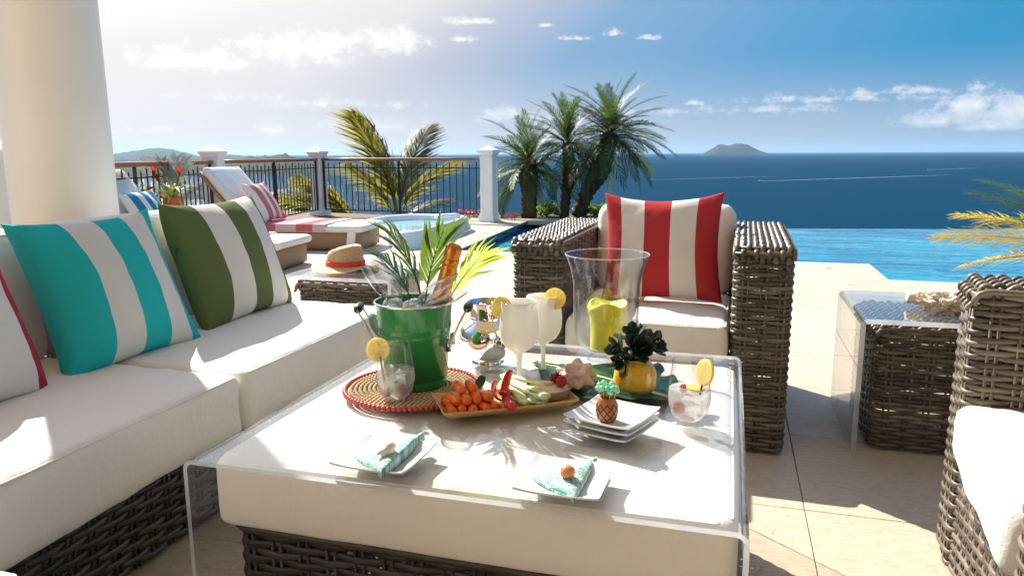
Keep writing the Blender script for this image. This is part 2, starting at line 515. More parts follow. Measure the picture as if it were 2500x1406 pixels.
def make_stone(name, c1, c2, c3, rough=0.55):
    m, t = mat(name)
    oi = t.new('ShaderNodeObjectInfo')
    pos = t.new('ShaderNodeNewGeometry').outputs['Position']
    n = t.noise(t.scale(pos, (3.0, 7.0, 5.0)), 1.0, 7.0, 0.6, dist=0.8)
    n2 = t.noise(t.scale(pos, (22, 60, 40)), 1.0, 5.0, 0.65)
    col = t.mix(n, c1, c2)
    col = t.mix(t.mapr(n2, 0.45, 0.72, 0.0, 0.6), col, c3)
    col = t.mix(t.math('MULTIPLY', oi.outputs['Random'], 0.22), col, c3)
    pit = t.mapr(t.noise(t.scale(pos, (55, 130, 90)), 1.0, 2.0), 0.66, 0.72)
    pit = t.math('MULTIPLY', pit, t.mapr(n, 0.4, 0.6))
    col = t.mix(t.math('MULTIPLY', pit, 0.75), col, (.16, .10, .06))
    h = t.math('SUBTRACT', t.math('MULTIPLY', n2, 0.25), pit)
    principled(t, col, rough, 0, 0.35, t.bump(h, 0.35, 0.004))
    return m


M['travertine'] = make_stone('travertine', (.50, .41, .30), (.65, .56, .44), (.34, .25, .165))
M['grout'] = simple('grout', (.17, .12, .08), 0.95, var=0.2)


def make_water(name, deep, shallow, bump_s, scale, rough):
    m, t = mat(name)
    pos = t.new('ShaderNodeNewGeometry').outputs['Position']
    return m, t, pos


def make_sea():
    m, t = mat('sea_water')
    pos = t.new('ShaderNodeNewGeometry').outputs['Position']
    big = t.noise(t.scale(pos, (.0011, .0032, .001)), 1.0, 5.0, 0.6)
    mid = t.noise(t.scale(pos, (.05, .11, .05)), 1.0, 5.0, 0.65)
    fine = t.noise(t.scale(pos, (.25, .5, .25)), 1.0, 3.0, 0.6)
    col = t.mix(big, (.0002, .025, .056), (.0005, .038, .078))
    h = t.math('ADD', t.math('MULTIPLY', mid, 3.0), t.math('MULTIPLY', fine, 1.0))
    nb = t.bump(h, 0.6, 1.6)
    df = t.new('ShaderNodeBsdfDiffuse')
    t.link(col, df.inputs[0])
    gl = t.new('ShaderNodeBsdfGlossy')
    gl.inputs['Roughness'].default_value = 0.16
    t.link(nb, gl.inputs['Normal'])
    mx = t.new('ShaderNodeMixShader')
    mx.inputs[0].default_value = 0.055
    t.link(df.outputs[0], mx.inputs[1])
    t.link(gl.outputs[0], mx.inputs[2])
    t.link(mx.outputs[0], t.out.inputs[0])
    return m


M['sea'] = make_sea()


def make_pool():
    m, t = mat('pool_water')
    pos = t.new('ShaderNodeNewGeometry').outputs['Position']
    a = t.noise(t.scale(pos, (.8, 2.0, 1)), 1.0, 4.0, 0.55, dist=0.9)
    b = t.noise(t.scale(pos, (7.0, 13.0, 1)), 1.0, 3.0, 0.5, dist=0.5)
    h = t.math('ADD', a, t.math('MULTIPLY', b, 0.3))
    nb = t.bump(h, 0.45, 0.10)
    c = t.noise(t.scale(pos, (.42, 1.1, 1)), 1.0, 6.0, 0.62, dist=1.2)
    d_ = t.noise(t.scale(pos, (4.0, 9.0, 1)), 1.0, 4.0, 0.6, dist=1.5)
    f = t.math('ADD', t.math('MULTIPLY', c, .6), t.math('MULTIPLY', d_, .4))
    col = t.ramp(f, [(.36, (.001, .085, .20)), (.48, (.003, .155, .27)), (.58, (.025, .27, .36)), (.70, (.14, .42, .46))])  # paler patches are caustics and depth, painted into the water colour
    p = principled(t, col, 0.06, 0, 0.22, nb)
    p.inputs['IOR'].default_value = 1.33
    return m


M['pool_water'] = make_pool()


def make_pool_floor():
    m, t = mat('pool_plaster')
    pos = t.new('ShaderNodeNewGeometry').outputs['Position']
    n = t.noise(t.scale(pos, (.8, 1.6, 1)), 1.0, 5.0, 0.6, dist=1.2)
    principled(t, t.mix(n, (.03, .40, .72), (.14, .62, .86)), 0.6, 0, 0.2)
    return m


M['pool_floor'] = make_pool_floor()


def make_tile_band():
    m, t = mat('navy_pool_tile')
    br = t.new('ShaderNodeTexBrick')
    sp = t.new('ShaderNodeSeparateXYZ')
    t.link(t.obj, sp.inputs[0])
    cb = t.new('ShaderNodeCombineXYZ')
    t.link(t.math('ADD', sp.outputs[0], sp.outputs[1]), cb.inputs[0])
    t.link(sp.outputs[2], cb.inputs[1])
    t.link(t.scale(cb.outputs[0], 1.0), br.inputs['Vector'])
    br.offset = 0.0
    br.inputs['Scale'].default_value = 8.0
    br.inputs['Brick Width'].default_value = 0.5
    br.inputs['Row Height'].default_value = 0.5
    br.inputs['Mortar Size'].default_value = 0.03
    br.inputs['Color1'].default_value = (.010, .035, .12, 1)
    br.inputs['Color2'].default_value = (.018, .055, .17, 1)
    br.inputs['Mortar'].default_value = (.06, .09, .13, 1)
    principled(t, br.outputs['Color'], 0.15, 0, 0.5)
    return m


M['tile_band'] = make_tile_band()


def make_hill(name, c1, c2, sc):
    m, t = mat(name)
    pos = t.new('ShaderNodeNewGeometry').outputs['Position']
    n = t.noise(pos, sc, 6.0, 0.65)
    principled(t, t.mix(t.mapr(n, .35, .65), c1, c2), 0.9, 0, 0.1, t.bump(n, 0.8, 8.0))
    return m


M['hill'] = make_hill('scrub_hill', (.016, .026, .020), (.042, .052, .036), .02)
M['foam'] = simple('wake_foam', (.75, .78, .80), 0.8, var=0.1)
M['hull'] = simple('white_hull', (.8, .8, .8), 0.3)
M['spa_water'] = None


def make_spa():
    m, t = mat('spa_water')
    n = t.noise(t.scale(t.obj, (2.5, 5, 1)), 1.0, 3.0)
    principled(t, t.mix(n, (.24, .46, .47), (.36, .58, .58)), 0.08, 0, 0.4, t.bump(n, 0.15, 0.03))
    return m


M['spa_water'] = make_spa()


def make_drink():
    m, t = mat('cloudy_drink')
    tr = t.new('ShaderNodeBsdfTransparent')
    tr.inputs[0].default_value = (.95, .94, .93, 1)
    df = t.new('ShaderNodeBsdfTranslucent')
    df.inputs[0].default_value = (.95, .91, .88, 1)
    d2 = t.new('ShaderNodeBsdfDiffuse')
    d2.inputs[0].default_value = (.80, .77, .75, 1)
    mm = t.new('ShaderNodeMixShader')
    t.link(df.outputs[0], mm.inputs[1])
    t.link(d2.outputs[0], mm.inputs[2])
    n = t.noise(t.obj, 40.0, 3.0)
    mx = t.new('ShaderNodeMixShader')
    t.link(t.mapr(n, 0.3, 0.7, 0.22, 0.5), mx.inputs[0])
    t.link(tr.outputs[0], mx.inputs[1])
    t.link(mm.outputs[0], mx.inputs[2])
    t.link(mx.outputs[0], t.out.inputs[0])
    return m


M['drink'] = make_drink()


def make_edge():
    m, t = mat('acrylic_edge')
    a = t.new('ShaderNodeBsdfTranslucent')
    a.inputs[0].default_value = (.97, .98, 1, 1)
    b = t.new('ShaderNodeBsdfPrincipled')
    b.inputs['Base Color'].default_value = (.84, .87, .88, 1)
    b.inputs['Roughness'].default_value = .12
    c = t.new('ShaderNodeBsdfTransparent')
    c.inputs[0].default_value = (.93, .96, .97, 1)
    m1, m2 = t.new('ShaderNodeMixShader'), t.new('ShaderNodeMixShader')
    m1.inputs[0].default_value = .5
    t.link(a.outputs[0], m1.inputs[1])
    t.link(b.outputs[0], m1.inputs[2])
    n = t.noise(t.scale(t.obj, (9, 9, 9)), 1.0, 4.0)
    t.link(t.mapr(n, .35, .65, .25, .6), m2.inputs[0])
    t.link(m1.outputs[0], m2.inputs[1])
    t.link(c.outputs[0], m2.inputs[2])
    t.link(m2.outputs[0], t.out.inputs[0])
    return m


M['acrylic_edge'] = make_edge()
M['milk'] = leafy('milky_glass', (.88, .865, .82), (.90, .88, .84), 0.2, 0.28, (.92, .90, .84))


# ------------------------------------------------------------------ object helpers
def thing(name, label, cat, loc=(0, 0, 0), rz=0.0, group=None, rot=None):
    o = bpy.data.objects.new(name, None)
    C.objects.link(o)
    o.location = loc
    o.rotation_euler = rot if rot is not None else (0, 0, rz)
    o.empty_display_size = 0.1
    o['label'] = label
    o['category'] = cat
    if group:
        o['group'] = group
    return o


def tag(o, label, cat, group=None, kind=None):
    o['label'] = label
    o['category'] = cat
    if group:
        o['group'] = group
    if kind:
        o['kind'] = kind
    return o


def struct(o, label=None):
    o['kind'] = 'structure'
    if label:
        o['label'] = label
    return o


def stuff(o):
    o['kind'] = 'stuff'
    return o


def link(name, me, parent=None, loc=(0, 0, 0), rot=(0, 0, 0), scale=None):
    o = bpy.data.objects.new(name, me)
    C.objects.link(o)
    if parent is not None:
        o.parent = parent
    o.location = loc
    o.rotation_euler = rot
    if scale is not None:
        o.scale = scale
    return o


def mesh(name, V, F, m, smooth=True, uv=None):
    me = bpy.data.meshes.new(name)
    me.from_pydata([tuple(v) for v in V], [], [tuple(f) for f in F])
    ms = m if isinstance(m, (list, tuple)) else [m]
    for x in ms:
        me.materials.append(x)
    if smooth:
        me.polygons.foreach_set('use_smooth', [True] * len(me.polygons))
    if uv is not None:
        l = me.uv_layers.new(name='UVMap')
        idx = [0] * len(me.loops)
        me.loops.foreach_get('vertex_index', idx)
        l.data.foreach_set('uv', [c for i in idx for c in uv[i]])
    me.update()
    return me


def part(name, V, F, m, parent=None, smooth=True, uv=None, loc=(0, 0, 0), rot=(0, 0, 0), scale=None):
    return link(name, mesh(name, V, F, m, smooth, uv), parent, loc, rot, scale)


def join(*vf):
    V, F = [], []
    for v, f in vf:
        k = len(V)
        V += [tuple(x) for x in v]
        F += [tuple(i + k for i in g) for g in f]
    return V, F


def xf(vf, mtx):
    return [tuple(mtx @ Vector(v)) for v in vf[0]], vf[1]


def lathe(prof, n=40, cap0=False, cap1=False):
    V, F = [], []
    for r, z in prof:
        for k in range(n):
            a = 2 * PI * k / n
            V.append((r * math.cos(a), r * math.sin(a), z))
    for i in range(len(prof) - 1):
        for k in range(n):
            j = (k + 1) % n
            F.append((i * n + k, i * n + j, (i + 1) * n + j, (i + 1) * n + k))
    if cap0:
        F.append(tuple(range(n - 1, -1, -1)))
    if cap1:
        F.append(tuple((len(prof) - 1) * n + k for k in range(n)))
    return V, F


def spline(prof, k=5):
    """smooth a coarse profile with Catmull-Rom"""
    P = [Vector((p[0], p[1])) for p in prof]
    o = []
    for i in range(len(P) - 1):
        p0, p1, p2, p3 = P[max(i - 1, 0)], P[i], P[i + 1], P[min(i + 2, len(P) - 1)]
        for s in range(k):
            t = s / k
            q = 0.5 * ((2 * p1) + (p2 - p0) * t + (2 * p0 - 5 * p1 + 4 * p2 - p3) * t * t + (3 * p1 - p0 - 3 * p2 + p3) * t ** 3)
            o.append((max(q.x, 0.0), q.y))
    o.append(tuple(P[-1]))
    return o


def tube(pts, rad, n=8, closed=False, caps=True):
    P = [Vector(p) for p in pts]
    m = len(P)
    rr = rad if isinstance(rad, (list, tuple)) else [rad] * m
    V, F = [], []
    ref = Vector((0, 0, 1))
    prev = None
    for i, p in enumerate(P):
        if closed:
            d = P[(i + 1) % m] - P[i - 1]
        else:
            d = P[min(i + 1, m - 1)] - P[max(i - 1, 0)]
        d.normalize()
        if prev is None:
            a = d.cross(ref if abs(d.z) < 0.95 else Vector((1, 0, 0))).normalized()
        else:
            a = (prev - d * prev.dot(d))
            a = a.normalized() if a.length > 1e-6 else d.cross(ref).normalized()
        prev = a
        b = d.cross(a)
        for k in range(n):
            t = 2 * PI * k / n
            V.append(tuple(p + (a * math.cos(t) + b * math.sin(t)) * rr[i]))
    for i in range(m if closed else m - 1):
        j = (i + 1) % m
        for k in range(n):
            q = (k + 1) % n
            F.append((i * n + k, i * n + q, j * n + q, j * n + k))
    if caps and not closed:
        F.append(tuple(range(n - 1, -1, -1)))
        F.append(tuple((m - 1) * n + k for k in range(n)))
    return V, F


def box(x0, x1, y0, y1, z0, z1):
    V = [(x0, y0, z0), (x1, y0, z0), (x1, y1, z0), (x0, y1, z0), (x0, y0, z1), (x1, y0, z1), (x1, y1, z1), (x0, y1, z1)]
    F = [(3, 2, 1, 0), (4, 5, 6, 7), (0, 1, 5, 4), (1, 2, 6, 5), (2, 3, 7, 6), (3, 0, 4, 7)]
    return V, F


def prism(poly, z0, z1):
    n = len(poly)
    V = [(p[0], p[1], z0) for p in poly] + [(p[0], p[1], z1) for p in poly]
    F = [tuple(range(n - 1, -1, -1)), tuple(range(n, 2 * n))] + [(k, (k + 1) % n, n + (k + 1) % n, n + k) for k in range(n)]
    return V, F


def rbox(lx, ly, lz, r, nx=10, ny=10, nz=4, puff=0.0, pside=0.0, wr=0.0, seed=0.0, wscale=7.0):
    """rounded, slightly stuffed box centred on the origin in x, y and standing on z = 0"""
    V, F, ids = [], [], {}
    N = (nx, ny, nz)
    L = (lx / 2, ly / 2, lz / 2)

    def g(i, n):
        # crowd the samples towards the edges
        s = -math.cos(PI * i / n)
        return 0.55 * s + 0.45 * (2 * i / n - 1)

    def vid(i, j, k):
        key = (i, j, k)
        if key in ids:
            return ids[key]
        s, t, q = g(i, nx), g(j, ny), g(k, nz)
        p = Vector((s * L[0], t * L[1], q * L[2]))
        c = Vector([max(-(L[a] - r), min(L[a] - r, p[a])) for a in range(3)])
        d = p - c
        if d.length > 1e-9:
            # project the cube corner on the round edge
            d = d.normalized() * r
            n_out = sum(1 for a in range(3) if abs(p[a]) > L[a] - r + 1e-9)
            p = c + d
        w1 = (1 - s * s) * (1 - t * t)
        p.z += (q) * puff * w1 ** 0.6
        p.x += s * pside * (1 - t * t) * (1 - q * q)
        p.y += t * pside * (1 - s * s) * (1 - q * q)
        if wr:
            e = noise.noise(Vector((p.x * wscale + seed, p.y * wscale, p.z * wscale))) + 0.5 * noise.noise(Vector((p.x * wscale * 2.6 + seed, p.y * wscale * 2.6, p.z * wscale * 2)))
            nd = Vector((s ** 3, t ** 3, q)).normalized() if (abs(s) + abs(t) + abs(q)) > 0 else Vector((0, 0, 1))
            p += nd * e * wr
        if wr and q > .2:
            # puckers gathered along the seam of the top edge
            ed = max(abs(s), abs(t)) ** 10
            p.z += ed * wr * 0.55 * noise.noise(Vector((p.x * 46 + seed, p.y * 46, 2.0)))
        p.z += L[2]
        ids[key] = len(V)
        V.append(tuple(p))
        return ids[key]

    def face(a, b, c, d):
        F.append((a, b, c, d))

    for i in range(nx):
        for j in range(ny):
            face(vid(i, j, nz), vid(i + 1, j, nz), vid(i + 1, j + 1, nz), vid(i, j + 1, nz))
            face(vid(i, j + 1, 0), vid(i + 1, j + 1, 0), vid(i + 1, j, 0), vid(i, j, 0))
    for i in range(nx):
        for k in range(nz):
            face(vid(i, 0, k), vid(i + 1, 0, k), vid(i + 1, 0, k + 1), vid(i, 0, k + 1))
            face(vid(i + 1, ny, k), vid(i, ny, k), vid(i, ny, k + 1), vid(i + 1, ny, k + 1))
    for j in range(ny):
        for k in range(nz):
            face(vid(0, j + 1, k), vid(0, j, k), vid(0, j, k + 1), vid(0, j + 1, k + 1))
            face(vid(nx, j, k), vid(nx, j + 1, k), vid(nx, j + 1, k + 1), vid(nx, j, k + 1))
    return V, F


def cushion(name, parent, size, loc, rot=(0, 0, 0), r=0.04, puff=0.012, wr=0.004, seed=0.0, m='white_fabric', seam=True, n=(40, 40, 6)):
    lx, ly, lz = size
    V, F = rbox(lx, ly, lz, r, n[0], n[1], n[2], puff, 0.006, wr, seed)
    o = part(name, V, F, M[m], parent, loc=loc, rot=rot)
    if seam:
        pts = []
        e = r * 0.32
        X, Yh, zz = lx / 2 - e, ly / 2 - e, lz - e
        for a, b in (((-X + r, -Yh), (X - r, -Yh)), ((X, -Yh + r), (X, Yh - r)), ((X - r, Yh), (-X + r, Yh)), ((-X, Yh - r), (-X, -Yh + r))):
            for i in range(9):
                f = i / 8
                x, y = a[0] + (b[0] - a[0]) * f, a[1] + (b[1] - a[1]) * f
                wv = noise.noise(Vector((x * 7 + seed, y * 7, 3.0))) * wr * 0.5
                pts.append((x * (1 + 0.0), y, zz + wv + 0.0015))
        part('seam', *tube(pts, 0.0035, 5, closed=True), M[m], o)
    return o


def pillow(name, label, m, size, loc, rot, th=0.17, seed=0, group=None, sag=0.0, cat='pillow', pinch=0.09):
    """square throw pillow; local x across the stripes, y up the stripes, z through the thickness"""
    n = 36
    w_, h_ = size
    V, F, UV = [], [], []
    rnd = random.Random(seed)
    ph = [rnd.uniform(0, 9) for _ in range(4)]
    for side in (1, -1):
        for i in range(n + 1):
            for j in range(n + 1):
                s, t = -math.cos(PI * i / n), -math.cos(PI * j / n)
                s, t = 0.6 * s + 0.4 * (2 * i / n - 1), 0.6 * t + 0.4 * (2 * j / n - 1)
                x = w_ / 2 * s * (1 - pinch * (1 - t * t))
                y = h_ / 2 * t * (1 - pinch * (1 - s * s))
                z = th / 2 * max(0.0, (1 - s * s) * (1 - t * t)) ** 0.42
                k = noise.noise(Vector((x * 7 + ph[0], y * 7 + ph[1], side * 3.0)))
                k2 = noise.noise(Vector((x * 24 + ph[2], y * 24, side * 2.0)))
                edge = max(abs(s), abs(t))
                z += (k * 0.009 + k2 * 0.0035) * (1 - edge ** 6) + 0.0015
                z += .0035 * noise.noise(Vector((s * 13 + ph[1], t * 13, 7.0))) * edge ** 8
                ds, dt = 1 - abs(s), 1 - abs(t)
                z += .006 * math.sin(7 * math.atan2(ds, dt + 1e-4) + ph[2]) * math.exp(-5.0 * math.hypot(ds, dt)) * min(1, 8 * min(ds, dt))
                corner = abs(s * t) ** 3
                z2 = side * z + corner * 0.02 * math.sin(ph[3] + s * 2 + t * 3)
                y += -sag * (1 - s * s) * max(0, t) ** 2
                x += k2 * 0.001
                V.append((x, y, z2))
                UV.append(((s + 1) / 2, (t + 1) / 2))
    N = (n + 1) * (n + 1)
    for i in range(n):
        for j in range(n):
            a, b, c, d = i * (n + 1) + j, (i + 1) * (n + 1) + j, (i + 1) * (n + 1) + j + 1, i * (n + 1) + j + 1
            F.append((a, b, c, d))
            F.append((N + d, N + c, N + b, N + a))
    rim = [(i, 0) for i in range(n)] + [(n, j) for j in range(n)] + [(i, n) for i in range(n, 0, -1)] + [(0, j) for j in range(n, 0, -1)]
    ids = [i * (n + 1) + j for i, j in rim]
    for a, b in zip(ids, ids[1:] + ids[:1]):
        F.append((b, a, N + a, N + b))
    o = part(name, V, F, M[m], None, uv=UV, loc=loc)
    o.rotation_mode = 'QUATERNION'
    o.rotation_quaternion = rot
    tag(o, label, cat, group)
    return o


def frame_rot(xdir, ydir):
    x = Vector(xdir).normalized()
    y = Vector(ydir)
    y = (y - x * y.dot(x)).normalized()
    z = x.cross(y)
    return Matrix((x, y, z)).transposed().to_quaternion()


# ------------------------------------------------------------------ wicker
def strands(path, normals, stack, offs, S, A, hh, hd, closed, sides=6, seed=0, phase0=0):
    """woven rows: each row runs along PATH (sampled every S/4), weaving in and out of stakes S apart; OFFS are the row positions along STACK"""
    P = np.asarray(path, float)
    Nn = np.asarray(normals, float)
    st = np.asarray(stack, float)
    m = len(P)
    idx = np.arange(m)
    rng = np.random.default_rng(seed)
    ang = np.arange(sides) * 2 * PI / sides
    Vs, Fs, base = [], [], 0
    ring = np.arange(sides)
    segs = idx if closed else idx[:-1]
    a = segs[:, None] * sides + ring[None]
    a2 = segs[:, None] * sides + (ring[None] + 1) % sides
    nx = ((segs + 1) % m)[:, None] * sides
    faces = np.stack([a, a2, nx + (ring[None] + 1) % sides, nx + ring[None]], -1).reshape(-1, 4)
    for r, z in enumerate(offs):
        off = A * np.cos(PI * idx / 4.0 + PI * ((r + phase0) % 2))
        jit = rng.normal(0, 0.0007)
        wob = 0.0010 * np.sin(idx * 0.35 + rng.uniform(0, 6)) + rng.normal(0, .0005, m)
        c = P + Nn * off[:, None] + st[None] * (z + jit + wob)[:, None]
        k = hh * rng.uniform(0.9, 1.08)
        v = c[:, None, :] + Nn[:, None, :] * (np.cos(ang) * hd)[None, :, None] + st[None, None, :] * (np.sin(ang) * k)[None, :, None]
        Vs.append(v.reshape(-1, 3))
        Fs.append(faces + base)
        base += m * sides
    return np.concatenate(Vs), np.concatenate(Fs)


def np_mesh(name, V, F, m, parent, smooth=True):
    me = bpy.data.meshes.new(name)
    nv, nf = len(V), len(F)
    me.vertices.add(nv)
    me.vertices.foreach_set('co', np.ascontiguousarray(V, dtype=np.float32).ravel())
    me.loops.add(nf * 4)
    me.loops.foreach_set('vertex_index', np.ascontiguousarray(F, dtype=np.int32).ravel())
    me.polygons.add(nf)
    me.polygons.foreach_set('loop_start', np.arange(0, nf * 4, 4, dtype=np.int32))
    me.polygons.foreach_set('use_smooth', np.ones(nf, dtype=bool) if smooth else np.zeros(nf, dtype=bool))
    me.materials.append(m)
    me.update(calc_edges=True)
    return link(name, me, parent)


def resample(poly, closed, S):
    """polyline -> samples every ~S/4 with in-plane tangents; number of stakes even when closed"""
    P = [np.array(p, float) for p in poly]
    if closed:
        P = P + [P[0]]
    d = [0.0]
    for a, b in zip(P, P[1:]):
        d.append(d[-1] + np.linalg.norm(b - a))
    L = d[-1]
    n = max(2, int(round(L / S)))
    if closed and n % 2:
        n += 1
    m = n * 4
    q = np.arange(m if closed else m + 1) * (L / m)
    A = np.array(P)
    o = np.stack([np.interp(q, d, A[:, k]) for k in range(3)], -1)
    if closed:
        tg = np.roll(o, -1, 0) - np.roll(o, 1, 0)
    else:
        tg = np.gradient(o, axis=0)
    tg /= np.linalg.norm(tg, axis=1)[:, None]
    return o, tg


def round_rect(x0, x1, y0, y1, r, k=5):
    pts = []
    for cx, cy_, a0 in ((x1 - r, y0 + r, -90), (x1 - r, y1 - r, 0), (x0 + r, y1 - r, 90), (x0 + r, y0 + r, 180)):
        for i in range(k + 1):
            a = R(a0 + 90 * i / k)
            pts.append((cx + r * math.cos(a), cy_ + r * math.sin(a), 0.0))
    return pts


def wicker_box(parent, x0, x1, y0, y1, z0, z1, m='wicker', r=0.03, S=0.057, pitch=0.0128, top='y', seed=1, tpitch=0.0205, S_top=0.030, gap=1.02, A=0.0043):
    """a woven block: rows all the way round, stakes, and a woven top"""
    i = 0.008
    path, tg = resample(round_rect(x0 + i, x1 - i, y0 + i, y1 - i, r), True, S)
    nr = np.stack([tg[:, 1], -tg[:, 0], np.zeros(len(tg))], -1)
    offs = np.arange(z0 + pitch * .6, z1 - pitch * .4, pitch)
    V, F = strands(path, nr, (0, 0, 1), offs, S, A, pitch * 0.5 * gap, 0.0042, True, 6, seed)
    stuff(np_mesh('wicker_weave', V, F, M[m], parent))
    sv = []
    for k in range(0, len(path), 4):
        p, t = path[k], tg[k]
        for s in (-0.0085, 0.0085):
            q = p + t * s
            sv.append(tube([(q[0], q[1], z0), (q[0], q[1], z1 - .01)], 0.0042, 5))
    stuff(part('wicker_stakes', *join(*sv), M[m], parent))
    if top:
        if top == 'y':
            L0, L1, W0, W1 = y0, y1, x0, x1
        else:
            L0, L1, W0, W1 = x0, x1, y0, y1
        rr = 0.028
        prof = [(L0 + .004, z1 - rr - .02), (L0 + .004, z1 - rr)]
        for k in range(1, 6):
            a = R(90 * k / 6)
            prof.append((L0 + .004 + rr * (1 - math.cos(a)), z1 - rr + rr * math.sin(a)))
        prof += [(L0 + .004 + rr, z1), (L1 - .004 - rr, z1)]
        for k in range(1, 6):
            a = R(90 * k / 6)
            prof.append((L1 - .004 - rr + rr * math.sin(a), z1 - rr + rr * math.cos(a)))
        prof += [(L1 - .004, z1 - rr), (L1 - .004, z1 - rr - .02)]
        if top == 'y':
            pl = [(0, a, b) for a, b in prof]
            st = (1, 0, 0)
        else:
            pl = [(a, 0, b) for a, b in prof]
            st = (0, 1, 0)
        path, tg = resample(pl, False, S_top)
        stv = np.array(st, float)
        nr = np.cross(tg, stv)
        if nr[len(nr) // 2][2] < 0:
            nr = -nr
        offs = np.arange(W0 + .012, W1 - .008, tpitch)
        V, F = strands(path, nr, st, offs, S_top, 0.0092, tpitch * 0.46, 0.0064, False, 6, seed + 5)
        stuff(np_mesh('wicker_top_weave', V, F, M[m], parent))
        bars = []
        for k in range(4, len(path) - 1, 4):
            p = path[k]
            a = p + stv * (W0 + .006)
            b = p + stv * (W1 - .006)
            bars.append(tube([tuple(a), tuple(b)], 0.0055, 5))
        # edge cords either side
        for e in (W0 + .005, W1 - .005):
            bars.append(tube([tuple(p + stv * e - np.array((0, 0, .004))) for p in path[2:-2:2]], 0.0075, 6))
        stuff(part('wicker_top_stakes', *join(*bars), M[m], parent))


def wicker_panel(parent, a, b, z0, z1, nrm, m='wicker', S=0.06, pitch=0.0148, seed=3):
    """flat woven panel between two plan points"""
    path, tg = resample([(a[0], a[1], 0), (b[0], b[1], 0)], False, S)
    nr = np.tile(np.array((nrm[0], nrm[1], 0.0)), (len(path), 1))
    offs = np.arange(z0 + pitch * .6, z1 - pitch * .3, pitch)
    V, F = strands(path, nr, (0, 0, 1), offs, S, 0.0062, pitch * 0.52, 0.0044, False, 6, seed)
    stuff(np_mesh('wicker_weave', V, F, M[m], parent))
    sv = []
    for k in range(0, len(path), 4):
        p, t = path[k], tg[k]
        for s in (-0.0085, 0.0085):
            q = p + t * s
            sv.append(tube([(q[0], q[1], z0), (q[0], q[1], z1)], 0.0042, 5))
    stuff(part('wicker_stakes', *join(*sv), M[m], parent))


# ------------------------------------------------------------------ leaves
def frond(L=1.0, n=30, ll=0.3, wd=0.02, droop=0.35, fwd_a=50, vee=20, leaf_droop=0.3, start=0.15, r0=0.012, seed=0, taper=True, stiff=1.0):
    """pinnate palm frond along +X, arching down; a rachis and 2n bent leaflets"""
    rnd = random.Random(seed)
    parts = []

    def at(t):
        return Vector((L * (t - 0.12 * droop * t * t), 0, L * (0.10 * t - droop * t * t)))

    ra = [at(i / 12) for i in range(13)]
    parts.append(tube(ra, [r0 * (1 - 0.85 * i / 12) for i in range(13)], 5))
    for k in range(n):
        t = start + (1 - start) * (k + 0.5) / n
        p = at(t)
        d = (at(min(1, t + .02)) - at(t - .02)).normalized()
        upv = Vector((0, 1, 0)).cross(d).normalized() * -1
        if upv.z < 0:
            upv = -upv
        sz = ll * (math.sin(PI * (0.12 + 0.83 * (t - start) / (1 - start))) ** 0.7 if taper else 1.0) * rnd.uniform(.85, 1.12)
        for s in (-1, 1):
            fa = R(fwd_a + rnd.uniform(-7, 7) - 18 * t)
            va = R(vee + rnd.uniform(-10, 10))
            dirv_ = d * math.cos(fa) + (Vector((0, s, 0)) * math.cos(va) + upv * math.sin(va)) * math.sin(fa)
            dirv_.normalize()
            wv = dirv_.cross(upv).normalized() * wd / 2
            if wv.length < 1e-6:
                continue
            b = p
            ld = leaf_droop * rnd.uniform(.6, 1.4)
            c = p + dirv_ * sz * 0.5 + Vector((0, 0, -sz * 0.10 * ld))
            e = p + dirv_ * sz * 0.95 + Vector((0, 0, -sz * 0.55 * ld))
            V = [b - wv * .5, b + wv * .5, c - wv, c + wv, e]
            parts.append(([tuple(x) for x in V], [(0, 1, 3, 2), (2, 3, 4)]))
    return join(*parts)


def place_frond(me, parent, loc, yaw, pitch, roll=0.0, s=1.0, name='frond'):
    o = link(name, me, parent, loc)
    o.rotation_mode = 'QUATERNION'
    o.rotation_quaternion = Matrix.Rotation(yaw, 3, 'Z').to_quaternion() @ Matrix.Rotation(-pitch, 3, 'Y').to_quaternion() @ Matrix.Rotation(roll, 3, 'X').to_quaternion()
    o.scale = (s, s, s)
    return o


def blob(r, sub=3, amp=0.2, sc=3.0, seed=0.0, sq=(1, 1, 1), spikes=None):
    bm = bmesh.new()
    bmesh.ops.create_icosphere(bm, subdivisions=sub, radius=1.0)
    for v in bm.verts:
        d = v.co.normalized()
        k = 1 + amp * noise.noise(d * sc + Vector((seed, seed * .7, 0))) + amp * .5 * noise.noise(d * sc * 2.3 + Vector((seed, 3, 1)))
        if spikes:
            for sd, h, sh in spikes:
                k += h * math.exp(sh * (d.dot(Vector(sd).normalized()) - 1))
        v.co = Vector((d.x * sq[0], d.y * sq[1], d.z * sq[2])) * (k * r)
    V = [tuple(v.co) for v in bm.verts]
    F = [tuple(v.index for v in f.verts) for f in bm.faces]
    bm.free()
    return V, F


# ================================================================== THE SETTING
SEA_Z = -60.0
rings = [0.0] + list(np.geomspace(60, 42000, 40))
V, F = [], []
nseg = 96
for r in rings[1:]:
    for k in range(nseg):
        a = 2 * PI * k / nseg
        V.append((r * math.cos(a), r * math.sin(a), SEA_Z))
V.append((0, 0, SEA_Z))
for k in range(nseg):
    F.append((len(V) - 1, k, (k + 1) % nseg))
for i in range(len(rings) - 2):
    for k in range(nseg):
        j = (k + 1) % nseg
        F.append((i * nseg + k, (i + 1) * nseg + k, (i + 1) * nseg + j, i * nseg + j))
struct(part('sea', V, F, M['sea'], None, False))


def polar(azd, dist, z):
    a = R(azd)
    return Vector((dist * math.sin(a), dist * math.cos(a), z))


